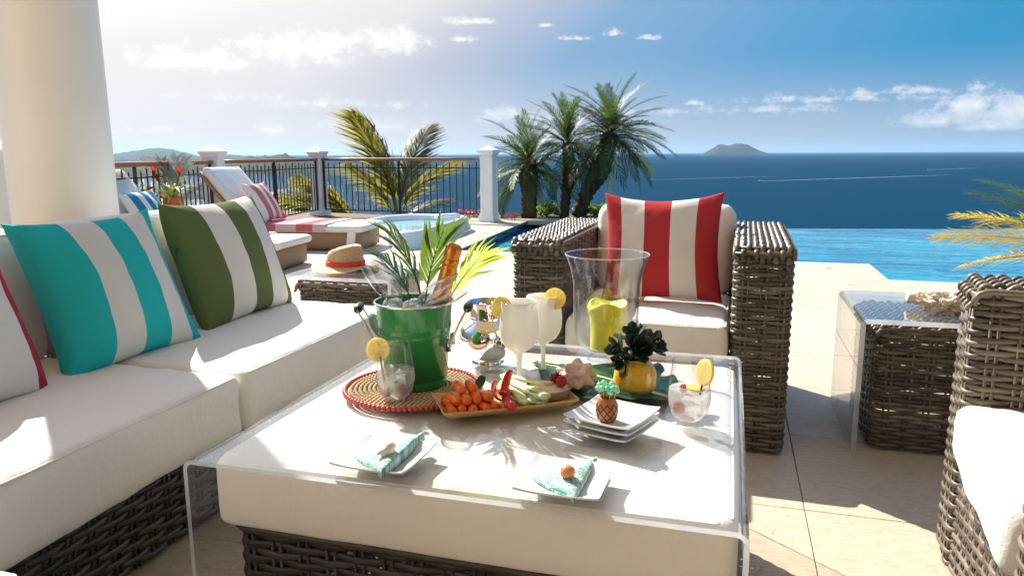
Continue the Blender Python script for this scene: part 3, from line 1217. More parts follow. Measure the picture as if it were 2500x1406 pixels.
def island(name, label, dist, profile, depth, seed, rough=0.10, cat='island'):
    """a hill rising from the sea: profile = (azimuth, crest height above sea) at DIST, DEPTH metres front to back"""
    azs = np.array([p[0] for p in profile])
    hs_ = np.array([p[1] for p in profile])
    na, nd = 90, 16
    V, F = [], []
    for i in range(na + 1):
        a = azs[0] + (azs[-1] - azs[0]) * i / na
        t_ = a
        h = float(np.interp(t_, azs, hs_))
        for j in range(nd + 1):
            f = j / nd
            dd = dist + (f - 0.35) * depth
            cs = math.sin(PI * min(1, max(0, f))) ** 0.8
            k = noise.noise(Vector((a * 1.7 + seed, f * 4, seed))) + .5 * noise.noise(Vector((a * 5 + seed, f * 9, 1)))
            z = h * cs * (1 + rough * k * 1.6)
            V.append(tuple(polar(a, dd, SEA_Z - 2 + max(z, 0))))
    for i in range(na):
        for j in range(nd):
            b = i * (nd + 1) + j
            F.append((b, b + nd + 1, b + nd + 2, b + 1))
    o = part(name, V, F, M['hill'])
    o['kind'] = 'structure'
    o['label'] = label
    return o


island('hill', 'pale hazy mountain island on the horizon beside the column', 12500, [(-47, 0), (-45.5, 40), (-43.8, 100), (-42.6, 150), (-41.6, 172), (-40.7, 150), (-39.9, 100), (-39, 40), (-38.2, 0)], 3000, 1.0, .05)
island('hill', 'small grey-green island in front of the pale mountain', 6500, [(-44.2, 0), (-43.4, 26), (-42.7, 48), (-42.2, 54), (-41.7, 44), (-41, 18), (-40.6, 0)], 700, 3.0, .10)
island('hill', 'faint low hill on the horizon right of the first railing post', 12500, [(-39, 0), (-37.8, 58), (-37, 66), (-36.2, 50), (-34.6, 0)], 2000, 5.0, .05)
island('hill', 'blue flat-topped island alone on the horizon', 15500, [(-2.35, 0), (-1.9, 60), (-1.45, 130), (-1.0, 205), (-.55, 208), (-.2, 200), (.2, 216), (.62, 232), (1.05, 214), (1.5, 140), (2.1, 70), (2.9, 0)], 1500, 7.0, .05)
island('hill', 'low green headland across the bay behind the railing', 2500, [(-60, 30), (-52, 42), (-46, 44), (-43, 40), (-40, 46), (-37.5, 43), (-36, 52), (-34.6, 60), (-33, 58), (-31.5, 40), (-30, 22), (-28.6, 9), (-27.8, 0)], 700, 9.0, .14)
island('hill', 'dark rocky islet behind the railing near the date palms', 2750, [(-24.9, 0), (-24, 12), (-23, 24), (-22.3, 26), (-21.6, 18), (-20.8, 12), (-20, 5), (-19.4, 0)], 120, 11.0, .2)
island('hill', 'dark wooded point by the water below the railing', 1150, [(-48, 0), (-45, 9), (-42, 13), (-40, 11), (-38.6, 9), (-37, 0)], 120, 13.0, .5)
island('hill', 'small dark wooded point farther out in the bay', 1420, [(-40.5, 0), (-39.4, 10), (-38, 12), (-36.5, 7), (-35.6, 0)], 90, 15.0, .5)

# slope below the terrace
V, F = [], []
prof = [(0, -.5), (1.5, -2.5), (10, -9), (60, -30), (160, -61.5)]
outl = [(-9.5, -9), (-9.5, 2), (-8.6, 7.5), (-8.3, 12.2), (-3.2, 12.9), (0, 12.75), (10, 14.9), (16, 14), (16, -9)]
cx_, cy_ = 0.0, 4.0
for dd, z in prof:
    for (x, y) in outl:
        v = Vector((x - cx_, y - cy_, 0)).normalized()
        V.append((x + v.x * dd, y + v.y * dd, z + noise.noise(Vector((x, y, dd))) * min(dd, 4) * .3))
no = len(outl)
for i in range(len(prof) - 1):
    for k in range(no):
        j = (k + 1) % no
        F.append((i * no + k, i * no + j, (i + 1) * no + j, (i + 1) * no + k))
struct(part('hillside', V, F, M['hill']))

# boats far out, each with its wake on the water
def boat(a, b, wk0, wk1, width, label):
    """hull at A heading away from B; the wake is foam lying on the sea"""
    A_, B_ = Vector(a), Vector(b)
    d = (A_ - B_)
    Lw = d.length
    d.normalize()
    n = Vector((-d.y, d.x, 0))
    t = thing('motor_boat', label, 'boat', (a[0], a[1], SEA_Z), math.atan2(d.y, d.x), 'boats crossing the bay')
    s = 1.0
    prof_ = [(-4.5, 1.3), (-2, 1.5), (1.5, 1.3), (3.6, .6), (4.8, .05)]
    V = [(x, y, 0.0) for x, y in prof_] + [(x, -y, 0.0) for x, y in prof_[::-1]]
    n_ = len(V)
    V2 = [(x * .9, y * .7, -.3) for x, y, _ in V] + [(x, y, 1.3) for x, y, _ in V]
    F2 = [(k, (k + 1) % n_, n_ + (k + 1) % n_, n_ + k) for k in range(n_)] + [tuple(range(n_ - 1, -1, -1)), tuple(range(n_, 2 * n_))]
    part('hull', V2, F2, M['hull'], t, False)
    part('cabin', *box(-1.8, 1.4, -.9, .9, 1.3, 2.7), M['hull'], t, False)
    rnd = random.Random(int(abs(a[0])))
    V, F = [], []
    m = 60
    for i in range(m + 1):
        f = i / m
        p = A_ - d * (4 + Lw * f)
        wd = width * (0.35 + 0.65 * f) * (1 - f ** 3) * rnd.uniform(.75, 1.2) + .05
        V += [tuple(p + n * wd + Vector((0, 0, .35 * (1 - f)))), tuple(p - n * wd + Vector((0, 0, .35 * (1 - f))))]
        V[-1] = (V[-1][0], V[-1][1], SEA_Z + .06 + .4 * (1 - f))
        V[-2] = (V[-2][0], V[-2][1], SEA_Z + .06 + .4 * (1 - f))
        if i:
            k = 2 * i
            F.append((k - 2, k - 1, k + 1, k))
    w_ = part('boat_wake', V, F, M['foam'], None)
    w_['kind'] = 'stuff'


boat((59.3, 1651, SEA_Z), (560, 2180, SEA_Z), 0, 0, 3.0, 'small white motor boat trailing the longest white wake, below the island')
boat((-170, 1690, SEA_Z), (120, 2010, SEA_Z), 0, 0, 2.2, 'small white motor boat with a thin wake, close to the date palms')
boat((620, 2740, SEA_Z), (860, 3050, SEA_Z), 0, 0, 3.0, 'most distant white motor boat, far out right of the island')

# ------------------------------------------------------------------ terrace floor
POOL = [(-2.80, 7.45), (1.28, 7.45), (1.28, 6.55), (9.0, 6.55), (9.0, 13.574), (-2.98, 10.98)]


def bx(name, *b, m='grout', parent=None, smooth=False):
    return part(name, *box(*b), M[m], parent, smooth)


deck = struct(part('terrace', *join(box(-9, 1.28, -6, 7.45, -.5, -.012), box(1.28, 9, -6, 6.55, -.5, -.0121), prism([(-9, 7.45), (-2.80, 7.45), (-2.98, 10.98), (-3.05, 11.2), (-9, 12.3)], -.5, -.0122)), M['grout'], None, False))


def clip(poly, a, b):
    """keep the part of a polygon left of the line a->b"""
    o = []
    n = len(poly)
    for i in range(n):
        p, q = poly[i], poly[(i + 1) % n]
        sp_ = (b[0] - a[0]) * (p[1] - a[1]) - (b[1] - a[1]) * (p[0] - a[0])
        sq = (b[0] - a[0]) * (q[1] - a[1]) - (b[1] - a[1]) * (q[0] - a[0])
        if sp_ >= 0:
            o.append(p)
        if (sp_ >= 0) != (sq >= 0):
            t = sp_ / (sp_ - sq)
            o.append((p[0] + (q[0] - p[0]) * t, p[1] + (q[1] - p[1]) * t))
    return o


def area(poly):
    return abs(sum(poly[i][0] * poly[(i + 1) % len(poly)][1] - poly[(i + 1) % len(poly)][0] * poly[i][1] for i in range(len(poly)))) / 2


rt_ = random.Random(4)


def tile(poly, name='tile', parent=deck, z0=-.03):
    if len(poly) < 3 or area(poly) < .004:
        return
    c = (sum(p[0] for p in poly) / len(poly), sum(p[1] for p in poly) / len(poly))
    dz = rt_.uniform(-.0006, .0006)
    n = len(poly)
    V, F = [], []
    for ins, z in ((.0011, z0), (.0011, -.0018 + dz), (.0028, dz)):
        for p in poly:
            dx, dy = p[0] - c[0], p[1] - c[1]
            l = max(.02, max(abs(dx), abs(dy)))
            V.append((p[0] - dx / l * ins, p[1] - dy / l * ins, z))
    for lv in (0, 1):
        for k in range(n):
            j = (k + 1) % n
            F.append((lv * n + k, lv * n + j, (lv + 1) * n + j, (lv + 1) * n + k))
    F.append(tuple(2 * n + k for k in range(n)))
    part(name, V, F, M['travertine'], parent, False)


T = 0.61
gx, gy = 0.253, 2.775
regions = [((-9, 1.28 - .36), (-6, 7.45 - .36))]
for i in range(-9, 9):
    for j in range(-7, 16):
        x0, y0 = gx + i * T, gy + j * T
        if y0 < -.8 or y0 > 11.2:
            continue
        sq = [(x0, y0), (x0 + T, y0), (x0 + T, y0 + T), (x0, y0 + T)]
        if x0 < -4.3 and y0 < 3.6:
            continue
        # left and middle of the terrace
        a = clip(clip(sq, (-20, 7.09), (-20, -20)), (5, 7.09), (-5, 7.09)) if False else sq
        left = clip(sq, (.92, -20), (.92, 20))            # x < .92
        low = clip(left, (20, 7.09), (-20, 7.09)) if left else []
        low = [p for p in low]
        low = clip(low, (-20, 7.09), (20, 7.09))[:] if False else low
        l1 = clip(left, (-20, 7.09), (20, 7.09)) if left else []    # y > 7.09
        l0 = clip(left, (20, 7.09), (-20, 7.09)) if left else []    # y < 7.09
        if l0:
            tile(l0)
        if l1:
            l1 = clip(l1, (-3.16, -20), (-3.16, 20))
            if l1:
                l1 = clip(l1, (0, 11.05), (-10, 12.6))
                if l1:
                    tile(l1)
        rgt = clip(sq, (.92, 20), (.92, -20))
        if rgt:
            r0_ = clip(rgt, (20, 6.19), (-20, 6.19))
            if r0_:
                tile(r0_)
# coping stones round the pool
cs = 0.72


def coping_run(p, q, wdt, side):
    p, q = Vector((p[0], p[1])), Vector((q[0], q[1]))
    d = (q - p)
    L = d.length
    d.normalize()
    n = Vector((-d.y, d.x)) * side
    k = max(1, round(L / cs))
    for i in range(k):
        a = p + d * (L * i / k)
        b = p + d * (L * (i + 1) / k)
        c0, d0 = a + n * wdt, b + n * wdt
        pl = [tuple(a), tuple(b), tuple(d0), tuple(c0)]
        if side < 0:
            pl = pl[::-1]
        tile(pl, 'coping_stone', z0=-.06)


coping_run((-3.16, 7.45 - .005), (.92, 7.45 - .005), .355, -1)
tile([(.92, 7.445), (1.275, 7.445), (1.275, 6.545), (.92, 6.195)][::-1], 'coping_stone')
coping_run((1.275, 6.545), (6.5, 6.545), .355, -1)
tile([(.92, 6.19), (1.275, 6.19), (1.275, 6.545)], 'coping_stone')
coping_run((-2.805, 7.45), (-2.985, 11.0), .355, 1)
coping_run((-3.3, 10.93), (-1.35, 11.34), .42, 1)

# ------------------------------------------------------------------ pool
pool = struct(part('pool', *prism([(-3.2, 7.2), (9.2, 6.3), (9.2, 13.5), (-3.2, 10.8)], -1.62, -1.5), M['pool_floor'], None, False))
for a, b in zip(POOL, POOL[1:] + POOL[:1]):
    A2, B2 = Vector((a[0], a[1], 0)), Vector((b[0], b[1], 0))
    d = (B2 - A2).normalized()
    n = Vector((d.y, -d.x, 0))
    far = a == (9.0, 13.574)
    zt = -.13 if far else -.035
    ang = math.atan2(d.y, d.x)
    L = (B2 - A2).length
    part('pool_wall', *box(0, L, -.14, 0.0, -1.55, -.45), M['pool_floor'], pool, False, loc=tuple(A2 + Vector((0, 0, 0))), rot=(0, 0, ang))
    part('tile_band', *box(-.02, L + .02, -.14, 0.004, -.45, zt), M['tile_band'], pool, False, loc=tuple(A2), rot=(0, 0, ang))
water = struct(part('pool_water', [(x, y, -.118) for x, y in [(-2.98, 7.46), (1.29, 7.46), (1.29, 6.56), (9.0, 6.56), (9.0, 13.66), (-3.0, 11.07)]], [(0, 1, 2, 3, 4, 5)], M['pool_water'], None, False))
bed = struct(part('planting_bed', *prism([(-3.4, 11.3), (-1.2, 11.78), (-1.2, 12.75), (-3.4, 12.75)], -.6, -.02), M['soil'], None, False))

# ------------------------------------------------------------------ column
col = thing('column', 'big round cream painted column behind the sofa', 'column', (-2.44, 2.24, 0))
part('shaft', *lathe([(.181, .10)] + [(.181 - .002 * (z - .1), z) for z in np.linspace(.2, 3.4, 14)], 64), M['column_paint'], col)
part('base', *lathe(spline([(0, 0), (.23, 0), (.235, .02), (.235, .06), (.215, .075), (.195, .085), (.183, .105)], 3), 64), M['column_paint'], col)
part('capital', *lathe([(.174, 3.38), (.20, 3.40), (.21, 3.44), (.23, 3.47), (.23, 3.52), (0, 3.52)], 64), M['column_paint'], col)

# ------------------------------------------------------------------ unseen building and porch, added for warm bounce light and reflections
added_house = thing('added_house', 'unseen cream building and porch, added for warm bounce light', 'added_house', (0, -3.6, 0))
part('wall', *box(-7, 6, -.25, 0, 0, 3.5), M['added_house_paint'], added_house, False)  # added out of view for warm fill
part('added_ceiling', *box(-2.75, 6, .0, 6.15, 3.52, 3.66), M['added_house_paint'], added_house, False)  # added to block blue sky overhead and bounce warm light
part('added_beam', *box(-2.72, 6, 5.72, 5.98, 3.30, 3.521), M['white_paint'], added_house, False)
for x in (-1.8, .6, 3.0):
    d_ = part('added_door', *box(x, x + 1.5, .0, .03, .05, 2.4), M['white_paint'], added_house, False)
    part('added_pane', *box(x + .12, x + 1.38, .03, .036, .35, 2.28), M['dark_glass'], d_, False)

# ------------------------------------------------------------------ railing
PA, PB, PC_, PD = (-5.25, 4.3), (-6.2, 7.9), (-6.75, 11.28), (-3.545, 10.83)


def post(xy, rz, label):
    t = thing('railing_post', label, 'post', (xy[0], xy[1], 0), rz, 'white railing posts')
    part('shaft', *box(-.095, .095, -.095, .095, .0, 1.01), M['white_paint'], t, False)
    fr = []
    for s in (0, 1, 2, 3):
        mm = Matrix.Rotation(s * PI / 2, 4, 'Z')
        for b in (box(-.094, -.068, -.104, -.094, .12, .98), box(.068, .094, -.104, -.094, .12, .98), box(-.066, .066, -.104, -.094, .93, .98), box(-.066, .066, -.104, -.094, .12, .19)):
            fr.append(xf(b, mm))
    part('panel_trim', *join(*fr), M['white_paint'], t, False)
    part('base', *join(box(-.13, .13, -.13, .13, 0, .09), box(-.115, .115, -.115, .115, .09, .12)), M['white_paint'], t, False)
    cap = lathe([(.155, 1.0), (.155, 1.03), (.185, 1.04), (.185, 1.075), (.15, 1.09), (0, 1.15)], 4)
    part('cap', *xf(cap, Matrix.Rotation(PI / 4, 4, 'Z')), M['white_paint'], t, False)
    return t


def railing(a, b, label, seed):
    A_, B_ = Vector((a[0], a[1], 0)), Vector((b[0], b[1], 0))
    d = B_ - A_
    L = d.length - .2
    d.normalize()
    t = thing('railing', label, 'railing', tuple(A_ + d * .1), math.atan2(d.y, d.x), 'iron railings with a wooden handrail')
    part('handrail', *rbox(L, .10, .05, .012, 4, 4, 2), M['rail_wood'], t, loc=(L / 2, 0, .915))
    part('top_bar', *box(0, L, -.008, .008, .798, .814), M['iron'], t, False)
    part('bottom_bar', *box(0, L, -.012, .012, .095, .115), M['iron'], t, False)
    n = int(round(L / .118))
    me = [None, None]
    for q in (0, 1):
        h = .885 if q else .855
        me[q] = mesh('baluster', *tube([(0, 0, .10), (0, 0, h), (0, 0, h + .012)], [.0085, .0085, .004], 6), M['iron'])
    for k in range(1, n):
        link('baluster', me[k % 2], t, (L * k / n, 0, 0))
    for x in (.015, L - .015, L * .5):
        part('upright', *box(x - .014, x + .014, -.014, .014, .0, .915), M['iron'], t, False)


ab = math.atan2(PB[1] - PA[1], PB[0] - PA[0])
post(PA, ab, 'white railing post at the far left beside the cream column')
post(PB, ab, 'white railing post standing behind the orange flower vase')
post(PC_, R(-8), 'white railing post in front of the coconut palm fronds')
post(PD, R(-8), 'white railing post at the end of the railing by the date palms')
railing(PA, PB, 'section of iron railing nearest the column, behind the flower vase', 1)
railing(PB, PC_, 'section of iron railing behind the pink striped lounger', 2)
railing(PC_, PD, 'section of iron railing behind the spa, with palm fronds beyond', 3)

# ------------------------------------------------------------------ date palms
rp = random.Random(11)
pyg = [mesh('frond', *frond(1.0, 34, .235, .0135, .36 + .12 * k, 50, 26, .7, .14, .009, k), M['pygmy']) for k in range(5)]


def trunk(pts, rads, name, parent, seed, n=14, sub=8):
    P, r_ = [], []
    rs = random.Random(seed)
    for i in range(len(pts) - 1):
        for k in range(sub):
            f = k / sub
            P.append(Vector(pts[i]).lerp(Vector(pts[i + 1]), f))
            rr = rads[i] + (rads[i + 1] - rads[i]) * f
            r_.append(rr * (1.12 if k % 2 else .9) * rs.uniform(.94, 1.06))
    P.append(Vector(pts[-1]))
    r_.append(rads[-1])
    v, f = tube(P, r_, n)
    v = [tuple(Vector(q) + Vector((noise.noise(Vector(q) * 23), noise.noise(Vector(q) * 23 + Vector((5, 0, 0))), 0)) * .012) for q in v]
    part(name, v, f, M['trunk'], parent)


def date_palm(base, pts, rads, nfr, label, s=1.0, seed=0):
    t = thing('date_palm', label, 'palm tree', base, 0, 'three small date palms beyond the pool')
    trunk(pts, rads, 'trunk', t, seed)
    top = Vector(pts[-1])
    # stubs of old fronds under the crown
    st = []
    rs = random.Random(seed + 3)
    for k in range(70):
        f = rs.uniform(0.05, 1)
        i = min(int(f * (len(pts) - 1)), len(pts) - 2)
        g = f * (len(pts) - 1) - i
        c = Vector(pts[i]).lerp(Vector(pts[i + 1]), g)
        rr = rads[i] + (rads[i + 1] - rads[i]) * g
        a = rs.uniform(0, 2 * PI)
        d = Vector((math.cos(a), math.sin(a), .9))
        st.append(tube([c + d * rr * .7, c + d * (rr * .7 + .05)], [.014, .004], 4))
    stuff(part('old_frond_stubs', *join(*st), M['trunk'], t))
    for k in range(nfr):
        f = k / nfr
        yaw = k * 2.39996 + rs.uniform(-.25, .25)
        pitch = R(88 - 120 * f ** 0.85 + rs.uniform(-12, 12))
        place_frond(pyg[k % 5], t, top + Vector((0, 0, -.10 * f)), yaw, pitch, rs.uniform(-.6, .6), s * rs.uniform(.75, 1.1) * 1.0)


date_palm((-3.17, 11.75, -.02), [(0, 0, 0), (.02, 0, .35), (.0, 0, .62), (.0, 0, .92)], [.125, .12, .16, .12], 58, 'short thick date palm, leftmost of the three, beside the white post', .86, 1)
date_palm((-2.60, 11.88, -.02), [(0, 0, 0), (.03, 0, .4), (.10, 0, .7), (.04, 0, 1.22)], [.075, .08, .12, .07], 54, 'slender date palm in the middle of the three', .82, 2)
date_palm((-2.42, 12.1, -.02), [(0, 0, 0), (.16, 0, .4), (.36, .0, .75), (.54, .02, 1.36)], [.11, .115, .17, .12], 72, 'tallest date palm, leaning right at the pool edge', .94, 3)

# ------------------------------------------------------------------ coconut palms beyond the railing
coc = [mesh('frond', *frond(2.5, 66, .85, .040, .30 + .12 * k, 46, 12, 1.1, .20, .03, 20 + k), M['coconut']) for k in range(4)]


def coconut(base, h, fr, label, s=1.0, stem=(0.12, .1)):
    t = thing('coconut_palm', label, 'palm tree', base, 0, 'coconut palms beyond the railing')
    trunk([(0, 0, 0), (.03, 0, h * .5), (0, 0, h)], [.14, .10, .09], 'trunk', t, 5)
    for i, (yaw, pitch, roll, sc) in enumerate(fr):
        place_frond(coc[i % 4], t, (0, 0, h), R(yaw), R(pitch), R(roll), sc * s)


coconut((-6.85, 14.6, -2.8), 2.35, [(211, 78, 40, 1.0), (203, 84, -45, 1.0), (31, 83, 55, .92), (25, 72, -40, .7), (215, 62, 30, .66), (31, 42, 10, .5), (300, 40, 0, .4)],
        'tall sunlit coconut palm fronds rising above the railing', 1.0)
coconut((-7.3, 13.7, -2.6), 2.0, [(211, 56, 35, .82), (204, 48, -20, .88), (216, 36, 25, .80), (208, 64, 60, .78), (198, 20, 0, .6), (222, 12, 25, .62), (207, 42, 50, .9)],
        'coconut palm with yellowing fronds sweeping left behind the railing', .82)

# low leafy shrub at the foot of the date palms
def shrub(loc, rad, hgt, n, label, m='shrub', leaf=.055, group=None, seed=0):
    t = thing('shrub', label, 'shrub', loc, 0, group)
    rs = random.Random(seed)
    ls = []
    for k in range(n):
        a, q = rs.uniform(0, 2 * PI), rs.random() ** .5
        z = rs.uniform(.15, 1) * (1 - .5 * q * q)
        p = Vector((math.cos(a) * q * rad[0], math.sin(a) * q * rad[1], z * hgt))
        d = Vector((rs.uniform(-1, 1), rs.uniform(-1, 1), rs.uniform(-.1, 1))).normalized()
        u = d.cross(Vector((rs.uniform(-1, 1), rs.uniform(-1, 1), rs.uniform(-1, 1)))).normalized()
        l, wd = leaf * rs.uniform(.7, 1.3), leaf * .42
        V = [p, p + d * l * .5 + u * wd, p + d * l, p + d * l * .5 - u * wd]
        ls.append(([tuple(x) for x in V], [(0, 1, 2, 3)]))
    stuff(part('foliage', *join(*ls), M[m], t))
    stm = [tube([(0, 0, 0), (rs.uniform(-.7, .7) * rad[0], rs.uniform(-.7, .7) * rad[1], hgt * .7)], [.012, .005], 4) for _ in range(9)]
    part('stems', *join(*stm), M['trunk'], t)
    return t


shrub((-2.93, 12.05, -.02), (.22, .22), .24, 420, 'bright green shrub between the left and middle date palms', seed=1, group='low shrubs under the date palms')
shrub((-2.34, 12.35, -.02), (.22, .2), .24, 420, 'bright green shrub between the middle and leaning date palms', seed=2, group='low shrubs under the date palms')
shrub((-1.95, 12.2, -.02), (.25, .22), .22, 420, 'bright green shrub right of the leaning date palm trunk', seed=3, group='low shrubs under the date palms')


def geranium(loc, label, s=1.0, seed=0):
    t = thing('flowering_plant', label, 'flowers', loc, 0, 'red flowers at the terrace edge')
    rs = random.Random(seed)
    gl, rl = [], []
    for k in range(90):
        a, q = rs.uniform(0, 2 * PI), rs.random() ** .5
        p = Vector((math.cos(a) * q * .2 * s, math.sin(a) * q * .12 * s, rs.uniform(.0, .10) * s))
        d = Vector((rs.uniform(-1, 1), rs.uniform(-1, 1), rs.uniform(0, 1))).normalized() * .03
        u = d.cross(Vector((rs.uniform(-1, 1), rs.uniform(-1, 1), rs.uniform(-1, 1)))).normalized() * .016
        (rl if k % 3 else gl).append(([tuple(p + (Vector((0, 0, .05 * s)) if k % 3 else Vector())), tuple(p + d * .5 + u + (Vector((0, 0, .05 * s)) if k % 3 else Vector())), tuple(p + d + (Vector((0, 0, .05 * s)) if k % 3 else Vector())), tuple(p + d * .5 - u + (Vector((0, 0, .05 * s)) if k % 3 else Vector()))], [(0, 1, 2, 3)]))
    stuff(part('petals', *join(*rl), M['flower_red'], t))
    stuff(part('leaves', *join(*gl), M['shrub'], t))


geranium((-3.92, 10.95, 0), 'red geraniums left of the white end post', 1.0, 1)
geranium((-3.28, 11.15, -.01), 'small red flowers right of the white end post', .7, 2)

# ------------------------------------------------------------------ spa tub
spa = thing('spa_tub', 'white sunken spa tub with pale aqua water beside the pool', 'hot tub', (0, 0, 0))
OUT = [(-3.46, 7.35), (-3.28, 7.6), (-3.36, 9.35), (-3.6, 9.75), (-4.3, 9.8), (-4.62, 9.4), (-4.55, 8.4), (-4.0, 8.02)]


def ring_offset(poly, k, z):
    c = (sum(p[0] for p in poly) / len(poly), sum(p[1] for p in poly) / len(poly))
    return [(c[0] + (p[0] - c[0]) * k, c[1] + (p[1] - c[1]) * k, z) for p in poly]


def smooth_poly(poly, k=4):
    o = []
    n = len(poly)
    for i in range(n):
        p0, p1, p2, p3 = (Vector(poly[(i + d) % n]) for d in (-1, 0, 1, 2))
        for s in range(k):
            t = s / k
            a = p1.lerp(p2, t)
            q = 0.5 * ((2 * p1) + (p2 - p0) * t + (2 * p0 - 5 * p1 + 4 * p2 - p3) * t * t + (3 * p1 - p0 - 3 * p2 + p3) * t ** 3)
            o.append(tuple(a.lerp(q, .6)))
    return o


so_ = smooth_poly(OUT)
lev = [(1.04, -.01), (1.03, .06), (1.0, .085), (.985, .16), (.965, .185), (.93, .19), (.86, .185), (.84, .16), (.83, .02), (.6, -.3), (.05, -.35)]
V, F = [], []
n_ = len(so_)
for k, z in lev:
    V += ring_offset(so_, k, z)
for i in range(len(lev) - 1):
    for k in range(n_):
        j = (k + 1) % n_
        F.append((i * n_ + k, i * n_ + j, (i + 1) * n_ + j, (i + 1) * n_ + k))
part('shell', V, F, M['jacuzzi'], spa)
wv = ring_offset(so_, .835, .11)
part('water', wv, [tuple(range(n_))], M['spa_water'], spa, False)
part('headrest', *rbox(.34, .16, .07, .03, 6, 6, 3), M['jacuzzi'], spa, loc=(-3.62, 9.25, .17), rot=(0, 0, .8))

# ------------------------------------------------------------------ sun loungers
def lounger(foot, ang, SL, label, ptow, ppil, tow_label, pil_label):
    t = thing('sun_lounger', label, 'sun lounger', (foot[0], foot[1], 0), ang, 'woven sun loungers along the railing')
    # local: x from the foot (0) to the head, y across 0..W
    W_ = .72
    part('base', *rbox(SL, W_ - .04, .19, .02, 4, 4, 3), M['tan_weave'], t, loc=(SL / 2 + .02, W_ / 2, .01))
    for y in (.015, W_ - .015):
        part('leg', *xf(box(-.045, .045, -.012, .012, 0, .21), Matrix.Shear('XZ', 4, (0.0, 0.0)) if False else Matrix.Identity(4)), M['lounger_frame'], t, False, loc=(.12, y, 0), rot=(0, R(-8), 0))
    cushion('seat_cushion', t, (SL + .06, W_ + .02, .075), (SL / 2, W_ / 2, .20), r=.034, puff=.008, wr=.003, seed=foot[1], m='bright_fabric', n=(18, 12, 4))
    br = thing_back = part('backrest', *rbox(.86, W_ - .02, .05, .02, 4, 4, 2), M['tan_weave'], t, loc=(SL + .27, W_ / 2, .16 + .34), rot=(0, R(-50), 0))
    cushion('back_cushion', br, (.84, W_ + .0, .085), (0, 0, .05), r=.035, puff=.008, wr=.003, seed=foot[1] + 2, m='bright_fabric', n=(14, 12, 4))
    mw = Matrix.Translation((foot[0], foot[1], 0)) @ Matrix.Rotation(ang, 4, 'Z')
    # towel draped over the seat
    m, n = 26, 30
    V, F, UV = [], [], []
    x0, x1 = .34, SL - .06
    prof_ = [(-.012, .205), (-.022, .235), (-.018, .265), (.005, .285)]
    ys = prof_ + [(.72 * k / 18, .287) for k in range(1, 18)] + [(.725, .285), (.742, .262), (.742, .23), (.735, .205)]
    for i in range(m + 1):
        for j, (y, z) in enumerate(ys):
            x = x0 + (x1 - x0) * i / m
            dz = .004 * noise.noise(Vector((x * 9, y * 9, foot[1])))
            V.append((x + .05 * y, y, z + .005 + abs(dz)))
            UV.append((i / m, j / (len(ys) - 1)))
    q = len(ys)
    for i in range(m):
        for j in range(q - 1):
            a = i * q + j
            F.append((a, a + q, a + q + 1, a + 1))
    tw = part('towel', V, F, M[ptow], None, uv=UV)
    tw.matrix_world = mw
    tag(tw, tow_label, 'towel')
    # pillow leaning on the back
    bx_ = Vector((math.cos(R(58)), 0, math.sin(R(58))))
    pos = mw @ Vector((SL - .03, W_ / 2 - .02, .50))
    rotm = mw.to_3x3()
    xd, yd = rotm @ Vector((0, 1, 0)), rotm @ bx_
    return pos, xd, yd


pos, xd, yd = lounger((-3.86, 7.78), math.atan2(-.12, -.99), 1.30, 'woven sun lounger with a pink striped pillow, next to the spa', 'pink_towel', 'pink_stripe', 'pink and white striped towel over the lounger next to the spa', '')
# lounger local +y points away from the terrace; the pillow's x runs along it
pillow('throw_pillow', 'pink and white striped pillow on the lounger next to the spa', 'pink_stripe', (.50, .50), tuple(pos), frame_rot(-xd, yd), .15, 5, 'striped pillows')
pos, xd, yd = lounger((-3.87, 6.25), math.atan2(-.13, -.99), 1.48, 'woven sun lounger with a blue striped pillow, half hidden by the column', 'blue_towel', 'blue_stripe', 'folded white towel with an aqua edge on the nearer lounger', '')
pillow('throw_pillow', 'blue and white striped pillow on the lounger behind the column', 'blue_stripe', (.50, .46), tuple(pos), frame_rot(-xd, yd), .15, 6, 'striped pillows')

# orange vase of bromeliads standing between the loungers
vz = thing('vase', 'tall orange wooden vase standing between the loungers', 'vase', (-5.74, 6.62, 0))
part('body', *lathe([(0, 0), (.088, 0), (.092, .02), (.094, .2), (.098, .42), (.104, .575), (.104, .585), (.094, .585), (.088, .45), (0, .44)], 28), M['vase_wood'], vz)


def blade_leaf(L, wd, droop, seg=6, fold=.25):
    V, F = [], []
    for i in range(seg + 1):
        t = i / seg
        x, z = L * t * (1 - .12 * droop * t), L * (.75 * t - droop * t * t)
        hw = wd / 2 * (math.sin(PI * (.18 + .82 * t)) ** .8)
        V += [(x, -hw, z + hw * fold), (x, 0, z), (x, hw, z + hw * fold)]
        if i:
            a = 3 * i
            F += [(a - 3, a - 2, a + 1, a), (a - 2, a - 1, a + 2, a + 1)]
    return V, F


bro = thing('bromeliad_bunch', 'bunch of yellow-green bromeliad leaves and red flowers in the orange vase', 'flowers', (-5.74, 6.62, .56))
bl = [mesh('leaf', *blade_leaf(.34, .045, .5 + .25 * k), M['bromeliad']) for k in range(3)]
rs = random.Random(8)
for k in range(30):
    o = link('leaf', bl[k % 3], bro, (rs.uniform(-.04, .04), rs.uniform(-.04, .04), 0))
    o.rotation_euler = (0, R(rs.uniform(-45, 15)), k * 2.4)
    s_ = rs.uniform(.7, 1.15)
    o.scale = (s_, s_, s_)
pb = [mesh('palm_blade', *frond(.46, 12, .20, .022, .2, 45, 10, .3, .3, .006, 40 + k), M['pale_blade']) for k in range(2)]
for k, (ya, pi_) in enumerate(((150, 66), (205, 60), (100, 74), (190, 80), (60, 70), (175, 48))):
    place_frond(pb[k % 2], bro, (0, 0, .02), R(ya), R(pi_), 0.2 * k, 1.0, 'palm_blade')
